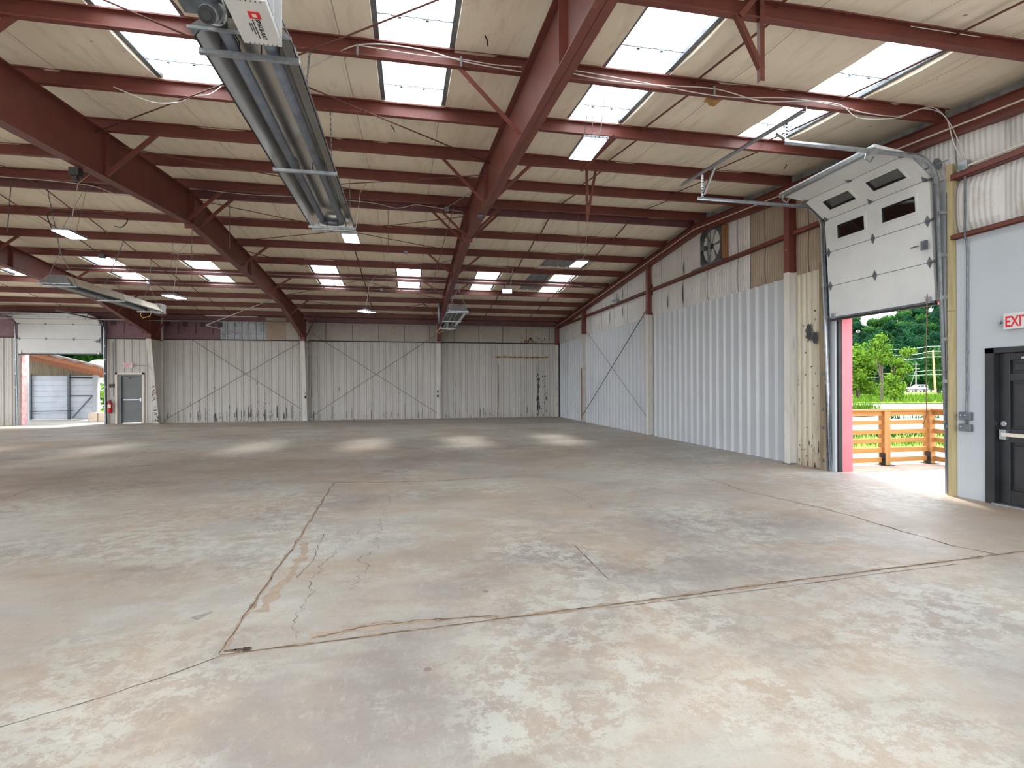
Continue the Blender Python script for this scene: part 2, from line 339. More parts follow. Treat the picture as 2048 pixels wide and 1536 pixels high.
CR = [(MAIN, .022, .008), ([(1.36, 3.514), (2.84, 3.601), (3.92, 3.70), (4.75, 3.749)], .012, .002),
      ([(-1.104, 3.38), (-1.124, 4.05), (-1.128, 4.96), (-1.123, 5.56), (-1.172, 7.38), (-1.212, 9.02)], .016, .014),
      ([(-2.6, 2.5), (-1.875, 2.855), (-1.721, 2.938), (-1.514, 3.043), (-1.294, 3.188), (-1.09, 3.36)], .012, .012),
      ([(4.954, 8.43), (4.93, 6.88), (5.198, 5.85), (5.233, 4.76), (5.22, 4.21), (5.36, 3.88)], .026, .03),
      ([(-6.46, 14.8), (-5.69, 8.68)], .02, .02), ([(-9, 11.9), (-4.9, 11.88), (-1.25, 11.79), (2.38, 12.06), (6.3, 12.96)], .022, .02),
      ([(-1.24, 9.07), (.34, 8.81), (1.78, 9.04)], .018, .03), ([(-.6, 3.47), (-.2, 3.6), (.3, 3.57), (.6, 3.54)], .02, .03),
      ([(-.454, 4.24), (-.336, 5.39), (-.261, 8.63)], .008, .09), ([(-.719, 3.474), (-.73, 3.76), (-.80, 4.53), (-.68, 5.47), (-.44, 6.19)], .008, .07),
      ([(1.606, 4.95), (1.594, 4.02)], .015, .005), ([(.95, 4.85), (.47, 4.94)], .006, .01), ([(-.9, 5.9), (-.86, 5.0), (-.93, 4.6)], .01, .03),
      ([(2.2, 8.2), (2.4, 7.0), (2.35, 6.3)], .008, .05)]
for i, (p, wd, jt) in enumerate(CR):
    o = ribbon(p, wd * .6, jt, .0022, i).build('crack', CRACK, FLOOR)
    if i in (0, 2, 7, 8): ribbon(p, wd * 2.2, jt * 1.3, .0011, i + 40).build('crumbled_edge', SCAR, FLOOR)
TANP = simple('worn_tan_patch', (170, 152, 134), (158, 142, 126), .95, 0, 9)
ribbon([(-1.04, 3.95), (-1.0, 4.5), (-.97, 5.1), (-1.04, 5.6)], .10, .02, .0008, 71).build('worn_patch', TANP, FLOOR)
ribbon([(-.62, 3.50), (-.2, 3.56), (.25, 3.57)], .07, .02, .0008, 72).build('worn_patch', TANP, FLOOR)
ribbon([(-1.45, 3.93), (-1.37, 4.03)], .07, .01, .0012, 73, .02).build('dark_smudge', simple('grey_smudge', (132, 129, 126), (160, 154, 146), .9, 0, 30), FLOOR)
m = MB(); rnd = random.Random(3)
for i in range(14):
    an = rnd.uniform(0, PI); x, y = -1.02 + rnd.uniform(-.07, .05), 3.385 + rnd.uniform(-.02, .02); m.box((x, y, .002), (x + rnd.uniform(.01, .04), y + rnd.uniform(.006, .018), .008))
m.build('broken_chip', CRACK, FLOOR)

# roof: skylight openings and bare sheet panels (x0, x1, y0, y1)
KX_N = [-14.2, -10.62, -7.1, -3.25, -.37, 2.38, 5.29]; KX_F = [-13.15, -9.92, -7.1, -3.26, -.44, 2.36, 5.17]
SKY = [(x, x + .92, 4.66, 7.72) for x in KX_N] + [(x, x + .93, 17.67, 20.7) for x in KX_F]
BARE = [(4.4, 6.12, 16.1, 17.64), (4.3, 5.16, 17.67, 20.7)]
ZT = .205
def zi(x, y, sag=True):
    z = zb(y) + ZT
    if sag:
        k = abs(y - YRDG) - DR; f = (k / SP) % 1 if k > 0 else 0
        z -= .035 * math.sin(PI * f) * (1 + .5 * noise.noise(Vector((x * .9, y * .4, 3)))) + .012 * noise.noise(Vector((x * 2.2, y * .7, 9)))
    return z
xs = sorted(set([round(XL + i * .305, 3) for i in range(int((XR - XL) / .305) + 1)] + [7.76] + [v for r in SKY + BARE for v in r[:2]]))
ys = sorted(set([YN + i * .26 for i in range(int((YB - YN) / .26) + 1)] + [YB + .2, YRDG] + [v for r in SKY + BARE for v in r[2:]]))
m = MB(); vi = {}
for i in range(len(xs) - 1):
    for j in range(len(ys) - 1):
        cx, cy = (xs[i] + xs[i + 1]) / 2, (ys[j] + ys[j + 1]) / 2
        if any(r[0] < cx < r[1] and r[2] < cy < r[3] for r in SKY + BARE): continue
        f = []
        for p in ((i, j), (i + 1, j), (i + 1, j + 1), (i, j + 1)):
            if p not in vi: vi[p] = len(m.v); m.v.append(Vector((xs[p[0]], ys[p[1]], zi(xs[p[0]], ys[p[1]]))))
            f.append(vi[p])
        m.f.append(tuple(f))
CEIL = struct('ceiling', m, INSUL); CEIL['label'] = 'cream faced insulation under the sloping roof'
for p in CEIL.data.polygons: p.use_smooth = True
# rim of the insulation round each opening
m = MB()
for x0, x1, y0, y1 in SKY + BARE:
    n = 10
    for xx in (x0, x1):
        for k in range(n):
            a, b = y0 + (y1 - y0) * k / n, y0 + (y1 - y0) * (k + 1) / n
            m.quad((xx, a, zi(xx, a)), (xx, b, zi(xx, b)), (xx, b, zb(b) + ZT + .10), (xx, a, zb(a) + ZT + .10))
    for yy in (y0, y1):
        m.quad((x0, yy, zb(yy) + ZT - .02), (x1, yy, zb(yy) + ZT - .02), (x1, yy, zb(yy) + ZT + .1), (x0, yy, zb(yy) + ZT + .1))
struct('insulation_edge', m, INSUL, CEIL)
def sheet(x0, x1, y0, y1, dz, depth=.03, pitch=.305):
    mb = MB(); pr = ribprofile(x0, x1, pitch=pitch, depth=depth, base=.09, top=.04, minor=False, phase=x0 + .15); vs = []
    for s_, n in pr: vs += [(s_, y0, zb(y0) + ZT + dz + n), (s_, y1, zb(y1) + ZT + dz + n)]
    return mb.add(vs, [(2 * i, 2 * i + 2, 2 * i + 3, 2 * i + 1) for i in range(len(pr) - 1)])
for r in BARE:
    struct('bare_roof_sheet', sheet(*r, .06), SHEETM, CEIL)
names_n = ['off the left edge', 'far left', 'left of the long heater', 'beside the long hanging heater', 'middle, left of the centre rafter', 'right of the centre rafter', 'over the white overhead door']
for i, r in enumerate(SKY):
    near = i < 7; q = sroot('window_%d' % (i + 1), (r[0], r[2], zb(r[2]) + .2))
    sheet(*r, .07).build('pane', SKYLN if near else SKYL, q)
    f = MB()
    for xx in (r[0] + .03, r[1] - .03):
        f.beam((xx, r[2], zb(r[2]) + ZT + .04), (xx, r[3], zb(r[3]) + ZT + .04), .06, .05)
    f.build('flashing', GALVD, q)
    lp = MB()
    for yy in ((r[2] + .55, r[2] + 2.1) if near else (r[3] - .45,)):
        yl = r[3] - .42 if (near and yy > r[2] + 2) else (r[3] - 1.98 if near else yy)
        for k in range(12):
            xa = r[0] + .06 + .8 * k / 12; zz = zb(yl) + ZT + .045 + .004 * math.sin(k * 2.3)
            lp.box((xa, yl, zz), (xa + .067, yl + .012, zz + .008))
        for k in (.3, .62): lp.box((r[0] + k * .92, yl, zb(yl) + ZT + .03), (r[0] + k * .92 + .035, yl + .03, zb(yl) + ZT + .05))
    lp.build('lap_seam', GALVD, q)

# back wall
WB = sroot('wall_back', (0, YB, 0))
HC = 3.765
m = MB()
for a, b in ((XL, -16.28), (-13.15, -12.72), (-11.58, -10.95), (-10.8, -4.8), (-4.62, 1.35), (1.53, 7.6)): ribbed(m, a, b, 0, HC, PB, phase=.1)
ribbed(m, -12.72, -11.58, 2.26, HC, PB, phase=.1)
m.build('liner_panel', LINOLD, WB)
m = MB(); m.box((XL, YB + .16, 0), (-16.36, YB + .24, 5.0)); m.box((-13.08, YB + .16, 0), (-12.66, YB + .24, 5.0)); m.box((-11.62, YB + .16, 0), (7.75, YB + .24, 5.0))
m.box((-12.66, YB + .16, 2.22), (-11.62, YB + .24, 5)); m.box((-16.36, YB + .16, 3.1), (-13.08, YB + .24, 5))
m.build('outer_siding', SHEETM, WB)
m = MB()
def bulge(mb, s0, s1, z0, z1, P, per, off, d=.035):
    k0 = math.floor((s0 - off) / per); 
    for k in range(k0, k0 + int((s1 - s0) / per) + 3):
        a = max(s0, k * per + off); b = min(s1, (k + 1) * per + off)
        if b - a < .05: continue
        n = 8
        for i in range(n):
            for j in range(6):
                q = []
                for u, v in ((i, j), (i + 1, j), (i + 1, j + 1), (i, j + 1)):
                    fu, fv = u / n, v / 6; s_ = a + (b - a) * fu
                    za = z0; zc = z1(s_) if callable(z1) else z1
                    z = za + (zc - za) * fv; nn = .01 + d * (math.sin(PI * fu) ** .35) * (math.sin(PI * fv) ** .5 if 0 < fv < 1 else 0) * (1 + .4 * math.sin(k * 2.1))
                    q.append(P(s_, nn, z))
                mb.quad(*q)
bulge(m, -6.48, 7.6, HC, 4.84, PB, 1.22, .2)
m.build('insulation_band', VINYLB, WB, True)
m = MB(); m.box((-13.1, YB - .02, HC), (-8.46, YB + .02, 4.84)); m.box((XL, YB - .02, HC), (-16.3, YB + .02, 4.84)); m.build('plum_panel', PLUMP, WB)
m = MB()
for k in range(7):
    x = -12.9 + k * .72; m.box((x, YB - .023, 4.35), (x + .22, YB - .02, 4.56)); m.box((x - .2, YB - .023, 4.0), (x - .14, YB - .02, 4.5))
m.build('printed_mark', simple('dark_plum_print', (66, 44, 52)), WB)
m = MB(); ribbed(m, -8.46, -6.48, HC, 4.84, PB, phase=.05, minor=False); m.build('bare_sheet', SHEETM, WB)
m = MB(); m.tube([(-8.45 + .13 * i, YB - .04, 4.05 + .015 * math.sin(i * 1.9)) for i in range(16)], .014, 6); m.build('foam_bead', simple('old_foam', (178, 164, 148), (150, 120, 96)), WB)
m = MB(); m.box((-6.5, YB - .06, 3.84), (-5.62, YB - .03, 4.82)); m.build('insulation_patch', VINYLT, WB)
m = MB(); m.box((XL, YB - .05, HC - .02), (-16.3, YB, HC + .03)); m.box((-13.1, YB - .05, HC - .02), (7.6, YB, HC + .03)); m.build('top_trim', DARKM, WB)
m = MB(); rnd = random.Random(15)
for k in range(26):
    x = 6.2 + rnd.gauss(0, .35); z = 3.8 + abs(rnd.gauss(0, .2)); r_ = rnd.uniform(.02, .07); m.quad(*[(x + r_ * math.cos(2 * PI * t / 9) * rnd.uniform(.6, 1), YB - .058, z + r_ * math.sin(2 * PI * t / 9) * rnd.uniform(.6, 1)) for t in range(9)])
m.build('rust_stain', simple('brown_stain', (136, 104, 74), (112, 84, 60)), WB)
# yellow foam outline of a former door, chipped streak
m = MB(); rnd = random.Random(5); x = 4.32
while x < 6.95:
    l = rnd.uniform(.18, .3); m.tube([(x, YB - .045, 3.07), (x + l * .5, YB - .055, 3.05 + rnd.uniform(-.02, .02)), (x + l, YB - .045, 3.07)], [.03, .045, .03], 6); x += l + .035
m.build('yellow_foam', simple('yellow_foam_bead', (164, 124, 48), (136, 96, 40)), WB)
m = MB(); m.box((4.44, YB - .04, .4), (4.47, YB - .034, 2.75)); m.build('yellow_streak', simple('ochre_streak', (166, 128, 62), (96, 78, 56)), WB)
m = MB()
for i in range(60):
    x = 6.5 + rnd.gauss(0, .03) + (rnd.random() < .35) * rnd.uniform(0, .45); z = rnd.uniform(.05, 2.2); m.box((x, YB - .037, z), (x + rnd.uniform(.02, .06), YB - .0345, z + rnd.uniform(.03, .2)))
m.build('chipped_paint', simple('bare_steel_chip', (74, 78, 80), (58, 60, 62)), WB)
m = MB()
for i in range(150):
    x = rnd.choice([rnd.uniform(-9.8, -5.2), rnd.gauss(-6.6, .8), rnd.uniform(-10.5, 6)]); x = round((x - .1) / .305) * .305 + .1 + rnd.choice([-.05, .05, 0]) + rnd.gauss(0, .012); h = abs(rnd.gauss(0, .28)); z = rnd.uniform(0, .25) if rnd.random() < .7 else rnd.uniform(.2, 1.9)
    m.box((x, YB - .036, z), (x + rnd.uniform(.012, .03), YB - .0335, z + min(h, .55) * (1 if z < .3 else .25) + .02))
m.build('bare_patch', simple('bare_steel_chip', (82, 84, 86), (66, 68, 70)), WB)
m = MB(); m.box((7.56, 25.76, 0), (7.64, 25.9, HC)); m.build('corner_gap', DARKM, WB)

# right-hand gable wall
WR = sroot('wall_right', (XR, 0, 0))
def zroof(y): return zb(y) + .3
def slab(mb, y0, y1, z0, z1, x0, x1):
    zz = (lambda y: z1) if not callable(z1) else z1
    ysp = [y0] + ([YRDG] if y0 < YRDG < y1 else []) + [y1]
    for a, b in zip(ysp, ysp[1:]):
        mb.add([(x0, a, z0), (x1, a, z0), (x1, b, z0), (x0, b, z0), (x0, a, zz(a)), (x1, a, zz(a)), (x1, b, zz(b)), (x0, b, zz(b))],
               [(0, 3, 2, 1), (4, 5, 6, 7), (0, 1, 5, 4), (1, 2, 6, 5), (2, 3, 7, 6), (3, 0, 4, 7)])
m = MB(); slab(m, YN, 6.22, 0, zroof, 7.72, 7.8); slab(m, 6.22, 8.2, 2.84, zroof, 7.72, 7.8); slab(m, 8.2, 26.3, 0, zroof, 7.72, 7.8); m.build('outer_siding', SHEETM, WR)
for a, b, ph in ((9.34, 15.36, .0), (15.66, 21.72, .0), (22.0, 25.76, .0)):
    m = MB(); ribbed(m, a, b, 0, HC, lambda s_, n, z: (XR - .03 - n, s_, z), phase=ph, minor=False, depth=.05, base=.12, top=.05); m.build('white_liner', LINNEW, WR)
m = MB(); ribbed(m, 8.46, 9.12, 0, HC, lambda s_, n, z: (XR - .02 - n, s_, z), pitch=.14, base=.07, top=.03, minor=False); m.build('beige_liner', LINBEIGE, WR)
m = MB(); rnd = random.Random(11)
for cy, cz, w_, h_ in ((8.78, 2.60, .10, .34), (8.63, 2.48, .08, .26), (8.47, 3.45, .03, .2), (8.47, 2.5, .03, .16), (8.47, 2.85, .03, .12)):
    n = 26; m.quad(*[(XR - .072, cy + w_ * (abs(math.cos(2 * PI * k / n)) ** .6) * math.copysign(1, math.cos(2 * PI * k / n)) * rnd.uniform(.55, 1.0), cz + h_ / 2 * math.sin(2 * PI * k / n) * rnd.uniform(.75, 1.1)) for k in range(n)])
for k in range(26):
    cy, cz = rnd.uniform(8.5, 9.1), rnd.uniform(.1, 3.3); m.box((XR - .058, cy, cz), (XR - .05, cy + rnd.uniform(.008, .03), cz + rnd.uniform(.008, .03)))
m.build('bare_patch', simple('charcoal_chip', (66, 68, 70), (52, 52, 54)), WR)
# insulation above the liners
def gtop(y): return zb(y) + .02
m = MB(); bulge(m, 10.62, 26.1, HC, lambda y: min(4.58, gtop(y)), PR, 1.26, .1); bulge(m, 10.62, 26.1, 4.64, lambda y: max(4.65, gtop(y)), PR, 1.26, .1); m.build('insulation_band', VINYLW, WR, True)
m = MB(); bulge(m, 8.3, 10.6, HC, 4.58, PR, 1.2, 8.3 % 1.2, .02); bulge(m, 8.3, 10.6, 4.64, gtop, PR, 1.2, 8.3 % 1.2, .02); m.build('stained_insulation', VINYLT, WR, True)
m = MB(); bulge(m, YN, 8.3, 4.55, gtop, PR, 1.26, .4, .05); bulge(m, YN, 6.14, 3.68, 4.45, PR, 1.26, .4, .06); m.build('insulation_band', VINYLW, WR, True)
m = MB(); slab(m, 5.64, 6.03, 0, 3.63, 7.6, 7.7); slab(m, YN, 5.64, 2.06, 3.63, 7.6, 7.7); slab(m, YN, 4.56, 0, 2.06, 7.6, 7.7); m.build('painted_board', WHITEP, WR)
m = MB(); slab(m, 6.14, 6.22, 0, 4.6, 7.62, 7.72); slab(m, 8.2, 8.32, 0, 4.6, 7.62, 7.72); slab(m, 6.14, 8.32, 2.84, 4.6, 7.66, 7.72); m.build('door_surround', WHITEP, WR)
m = MB(); m.box((7.66, 8.165, 0), (7.74, 8.2, 2.84)); m.build('dark_gap_strip', RUBBER, WR)  # black strip put in for the shaded gap between track and jamb
for ya, z0, z1 in ((13.45, 4.70, 5.08), (14.4, 3.85, 4.3), (13.5, 3.85, 4.45), (17.7, 4.0, 4.5), (18.95, 3.9, 4.5), (17.7, 4.68, 5.1)):
    m = MB(); n = 9; pts_ = [(XR - .062, ya + .045 * math.sin(PI * k / n), z0 + (z1 - z0) * k / n) for k in range(n + 1)] + [(XR - .062, ya - .01, z1 - (z1 - z0) * k / n) for k in range(1, n)]
    m.add(pts_, [tuple(range(len(pts_)))]); m.build('open_seam', DARKM, WR)
o = MB(); slab(o, 8.17, 8.2, 0, 2.84, 7.74, 7.96); slab(o, 6.22, 6.25, 0, 2.84, 7.74, 7.96); o.box((7.74, 6.22, 2.80), (7.96, 8.2, 2.86)); struct('trim_1', o, REDJ, None, 'bright red painted jamb around the right overhead doorway')
o = MB(); o.box((7.52, 8.32, 0), (7.66, 8.46, HC + .1)); o.box((7.6, 8.32, HC), (7.68, 8.4, 5.2)); struct('trim_2', o, WOODOLD, None, 'grimy old timber jamb beside the beige liner panel')
o = MB(); o.box((7.545, 6.035, 0), (7.64, 6.125, 2.62)); o.box((7.545, 6.035, 2.625), (7.64, 6.125, 4.70)); struct('trim_3', o, WOODZ, None, 'pale treated timber jamb with knots right of the white overhead door')
o = MB(); o.box((-16.34, YB - .02, 0), (-16.28, YB + .3, 3.1)); struct('trim_4', o, PINKW, None, 'faded red jamb at the left of the far overhead doorway')
o = MB(); o.box((-13.15, YB - .05, 0), (-13.07, YB + .28, 4.3)); struct('trim_5', o, GALVD, None, 'grey steel jamb at the right of the far overhead doorway')
m = MB()
for k, z in enumerate((3.1, 2.6, 1.75, 1.1, .75, .15)): m.box((7.515, 8.34, z), (7.52, 8.39, z + .07))
m.build('steel_clip', GALVD, bpy.data.objects['trim_2'])

# ---------------------------------------------------------------- steel frame
def isec(mb, web, fw, ft=.012, wt=.01):
    """web: list of (bottom point, top point) pairs in a plane X = const"""
    for (b0, t0), (b1, t1) in zip(web, web[1:]):
        x = b0[0]
        for (p, q, dz) in ((b0, b1, 1), (t0, t1, -1)):
            mb.add([(x + sx * fw / 2, r[1], r[2] + o) for r in (p, q) for sx in (-1, 1) for o in (0, ft * dz)], [(0, 1, 3, 2), (4, 6, 7, 5), (0, 2, 6, 4), (1, 5, 7, 3), (0, 4, 5, 1), (2, 3, 7, 6)])
        mb.add([(x - wt / 2, *b0[1:]), (x + wt / 2, *b0[1:]), (x + wt / 2, *b1[1:]), (x - wt / 2, *b1[1:]), (x - wt / 2, *t0[1:]), (x + wt / 2, *t0[1:]), (x + wt / 2, *t1[1:]), (x - wt / 2, *t1[1:])],
               [(0, 3, 2, 1), (4, 5, 6, 7), (0, 1, 5, 4), (1, 2, 6, 5), (2, 3, 7, 6), (3, 0, 4, 7)])
def rbot(y):
    if y <= YRDG: return zb(y) - .73 + (.02 if y > 12 else 0)
    if y <= 21: return 5.19 - (y - YRDG) * (.49 / 8.305)
    return 4.70 - (y - 21) * (.93 / 4.45)
SIDE = ['centre', 'left of centre', 'left', 'far left']
BR = {0: [(-1, -4), (1, -2), (-1, -2), (1, -.5), (1, .5), (-1, -.5), (-1, .5), (1, 2), (-1, 2), (1, 4), (-1, 4), (-1, 6), (1, 6)],
      1: [(1, -4), (1, -2), (1, -.5), (1, .5), (1, 2), (1, 4), (1, 6), (1, 8)], 2: [(1, 2), (1, 4), (1, 6), (1, 8), (1, .5)], 3: []}
for i, x in enumerate(RX):
    q = thing('rafter', ['red tapered steel rafter running down the middle of the roof', 'big red tapered rafter carrying a torn dark bracket on its underside', 'red steel rafter meeting the wall by the grey exit door',
              'red rafter at the far left beyond the far overhead door'][i], 'rafter', (x, YRDG, 5), 'main roof rafters')
    ysn = [YN, 4, 8, YRDG]; ysf = [YRDG, 15, 18, 21, 23.2, 25.3]
    for nm_, yy in (('near_girder', ysn), ('far_girder', ysf)):
        m = MB(); isec(m, [((x, y, rbot(y)), (x, y, zb(y))) for y in yy], .17); m.build(nm_, STEEL, q)
    m = MB(); m.box((x - .1, YRDG - .02, rbot(YRDG) - .09), (x + .1, YRDG + .02, zb(YRDG) - .01)); m.build('splice_plate', STEEL, q)
    m = MB()
    for k in range(7):
        for sx in (-.06, .06): m = MB(); m.tube([(x + sx, YRDG - .035, rbot(YRDG) + .05 + k * .09), (x + sx, YRDG + .035, rbot(YRDG) + .05 + k * .09)], .011, 6); m.build('bolt', DARKM, q)
    m = MB(); m.box((x - .085, 20.98, rbot(21) - .03), (x + .085, 21.02, zb(21) - .01)); m.build('splice_plate', STEEL, q)
    for y in (4.6, 9.4, 17, 23.4): m = MB(); m.box((x - .08, y, rbot(y) + .01), (x + .08, y + .008, zb(y) - .01)); m.build('stiffener', STEEL, q)
    for sx, k in BR[i]:
        y = PUR[k]; m = MB(); m.angle((x + sx * .08, y, rbot(y) + .03), (x + sx * (.82 if k < 8 else .6), y, zb(y) + .03), .055, .006, (0, 1, 0)); m.build('flange_brace', STEEL, q)
    if i == 0:
        m = MB(); m.box((x - .09, 10.2, rbot(10.2) - .03), (x + .02, 10.3, rbot(10.2) - .004)); m.build('clamp', GALVD, q)
# columns on the back wall
CL = ['white painted steel column on the back wall below the centre rafter', 'white painted steel column on the back wall left of centre', 'chipped white tapered column beside the grey exit door', 'white column left of the far overhead doorway']
cy0 = [25.86, 25.66, 25.6, 25.6]; cy1 = [25.45, 25.12, 24.9, 24.9]
for i, x in enumerate(RX[:3]):
    q = thing('steel_column', CL[i], 'column', (x, 26, 0), 'steel columns on the back wall')
    m = MB()
    ow = 26.05; fw = .19
    def ring(y0, y1, z0, z1, yo0=26.05):
        for (a0, a1, t) in ((y0, y1, .014),):
            m.add([(x - fw / 2, a0, z0), (x + fw / 2, a0, z0), (x + fw / 2, a0 + t, z0), (x - fw / 2, a0 + t, z0), (x - fw / 2, a1, z1), (x + fw / 2, a1, z1), (x + fw / 2, a1 + t, z1), (x - fw / 2, a1 + t, z1)],
                  [(0, 3, 2, 1), (4, 5, 6, 7), (0, 1, 5, 4), (1, 2, 6, 5), (2, 3, 7, 6), (3, 0, 4, 7)])
        m.add([(x - .006, y0, z0), (x + .006, y0, z0), (x + .006, ow, z0), (x - .006, ow, z0), (x - .006, y1, z1), (x + .006, y1, z1), (x + .006, ow, z1), (x - .006, ow, z1)],
              [(0, 3, 2, 1), (4, 5, 6, 7), (0, 1, 5, 4), (1, 2, 6, 5), (2, 3, 7, 6), (3, 0, 4, 7)])
    ring(cy0[i], cy1[i], .02, 3.68); m.box((x - fw / 2, 26.04, .02), (x + fw / 2, 26.055, 4.7)); m.build('shaft', COLW, q)
    m = MB(); m.box((x - .14, cy0[i] - .05, 0), (x + .14, 26.05, .02)); m.build('base_plate', GALVD, q)
    m = MB(); ring(cy1[i], cy1[i] - .02, 3.70, zb(25.6) - .05); m.box((x - .11, cy1[i] - .08, 3.68), (x + .11, 26.02, 3.71)); m.build('knee', STEEL, q)
    if i < 2:
        m = MB()
        for z in (1.06, 1.28): m.box((x + .02 - (.1 if i == 0 else 0), cy0[i] - .19, z), (x + .09 - (.1 if i == 0 else 0), cy0[i] - .12, z + .13))
        m.build('outlet_box', DARKM, q)
    else:
        m = MB(); rnd = random.Random(9)
        for k in range(60):
            z = rnd.choice([rnd.uniform(.05, .75), rnd.uniform(1.0, 1.75)]); xx = x + rnd.uniform(-.09, .07); yf = cy0[i] + (cy1[i] - cy0[i]) * (z - .02) / 3.66
            m.box((xx, yf - .006, z), (xx + rnd.uniform(.02, .07), yf - .001, z + rnd.uniform(.03, .14)))
        m.build('chipped_paint', simple('maroon_chip', (70, 36, 34), (46, 30, 30)), q)
m = MB(); m.box((7.42, 25.9, 0), (7.6, 26.06, 3.7)); q = thing('steel_column', 'narrow corner column where the back wall meets the white liner wall', 'column', (7.5, 26, 0), 'steel columns on the back wall'); m.build('shaft', COLW, q)
m = MB(); m.box((7.42, 25.9, 3.7), (7.6, 26.06, 4.72)); m.build('head', STEEL, q)
# gable posts
for j, (y, lb) in enumerate(((9.23, 'red gable post with white lower half beside the beige liner panel'), (15.5, 'red gable post between the two widest white liner panels'), (21.85, 'red gable post nearest the back corner with a brown plank'))):
    q = thing('gable_post', lb, 'column', (7.55, y, 0), 'gable wall posts')
    def hsec(z0, z1):
        m = MB(); zt = z1; m.box((7.45, y - .075, z0), (7.46, y + .075, zt)); m.box((7.62, y - .075, z0), (7.63, y + .075, zt)); m.box((7.46, y - .004, z0), (7.62, y + .004, zt)); return m
    hsec(0.012, 3.84).build('painted_shaft', COLW, q); hsec(3.84, zb(y) - .27).build('red_shaft', STEEL, q)
    m = MB(); m.box((7.42, y - .1, 0), (7.64, y + .1, .012)); m.build('base_plate', GALVD, q)
    m = MB(); m.tube([(7.445, y, 4.3), (7.452, y, 4.3)], .012, 8); m.build('bolt', CREAM, q)
m = MB(); m.box((7.425, 21.83, .08), (7.444, 21.93, 2.36)); tag(m.build('timber_plank', WOODB, at=(7.43, 21.88, .08)), 'brown plank fixed upright to the gable post near the back corner', 'plank')
# gable rafter, girts
m = MB(); isec(m, [((7.54, y, zb(y) - .28), (7.54, y, zb(y) - .002)) for y in (YN, 6, YRDG, 20, 26.05)], .14, .01)
tag(m.build('gable_rafter', STEEL, at=(7.54, YRDG, 5.6)), 'red steel rafter along the top of the gable wall with the exhaust fan', 'rafter')
zprof = [(0, -.1), (.09, -.1), (.09, -.095), (.006, -.095), (.006, .095), (.075, .095), (.075, .1), (0, .1)]
for k, (y0, y1, z, lb) in enumerate(((9.32, 15.4, 4.61, 'red wall girt under the exhaust fan'), (15.6, 21.75, 4.61, 'red wall girt crossing the middle of the gable wall'), (21.95, 25.9, 4.61, 'short red wall girt next to the back corner'),
                                 (8.4, 9.15, 4.61, 'short red girt between gable post and white overhead door'), (YN, 6.05, 4.5, 'red wall girt with a pale pipe on top, right of the wood jamb'), (YN, 6.05, 3.65, 'red wall girt along the top of the white painted wall'))):
    m = MB(); zg = lambda yy: z
    gh = .032 if z < 4 else .042; m.box((7.525, y0, z + gh - .005), (7.63, y1, z + gh)); m.box((7.525, y0, z - gh), (7.63, y1, z - gh + .005)); m.box((7.525, y0, z - gh), (7.531, y1, z + gh)); tag(m.build('wall_girt', STEELD if k not in (3, 4) else STEEL, at=(7.55, (y0 + y1) / 2, z)), lb, 'girt', 'wall girts')
# purlins
ordw = ['first', 'second', 'third', 'fourth', 'fifth', 'sixth', 'seventh', 'eighth', 'ninth']
cprof = [(-.035, 0), (.035, 0), (.035, .018), (.031, .018), (.031, .004), (-.031, .004), (-.031, .196), (.031, .196), (.031, .182), (.035, .182), (.035, .2), (-.035, .2)]
for k, y in PUR.items():
    near = k < 0; n = int(abs(k)) ; lb = ('red ridge purlin on the camera side of the ridge' if k == -.5 else 'plum ridge purlin on the far side of the ridge' if k == .5 else
         'red roof purlin, %s from the ridge towards the camera' % ordw[n - 1] if near else 'red roof purlin, %s from the ridge towards the back wall' % ordw[n - 1])
    mb = MB(); z = zb(y); s = -1 if near else 1
    mb.prism(cprof, (XL, y, z), (7.66, y, z)); tag(mb.build('roof_purlin', STEELP if k == .5 else STEEL, at=(0, y, z)), lb, 'purlin', 'roof purlins')
mb = MB(); mb.prism([(-.06, 0), (.06, 0), (.06, .004), (-.056, .004), (-.056, .25), (.06, .25), (.06, .254), (-.06, .254)], (XL, 26.02, 4.63), (7.55, 26.02, 4.63)); tag(mb.build('eave_strut', STEELP, at=(0, 26.02, 4.63)), 'dark red eave strut along the top of the back wall', 'purlin')
# sag straps between purlins
pk = sorted(PUR, key=lambda k: PUR[k])
def strap(x, k0, k1, lb):
    m = MB(); ks = [k for k in pk if k0 <= k <= k1]
    for a, b in zip(ks, ks[1:]):
        ya, yb_ = PUR[a], PUR[b]; za, zc = (zb(ya) + .03, zb(yb_) + .15) if ya < YRDG else (zb(ya) + .15, zb(yb_) + .03)
        m.beam((x, ya, za), (x + .02, yb_, zc), .036, .006)
    tag(m.build('sag_strap', STEELD, at=(x, PUR[ks[0]], 5.5)), lb, 'strap', 'sag straps between purlins')
strap(3.62, -7, 8, 'brown sag strap crossing the purlins midway in the right bay'); strap(5.82, -7, 8, 'brown sag strap crossing the purlins nearest the gable wall')
strap(-1.57, .5, 8, 'dark sag strap crossing the purlins left of the centre rafter'); strap(-7.84, -1, 8, 'brown sag strap in the left bay, right of the other'); strap(-8.93, -1, 8, 'brown sag strap in the left bay, nearer the far door')
strap(-14, -1, 8, 'brown sag strap in the bay over the far overhead door')
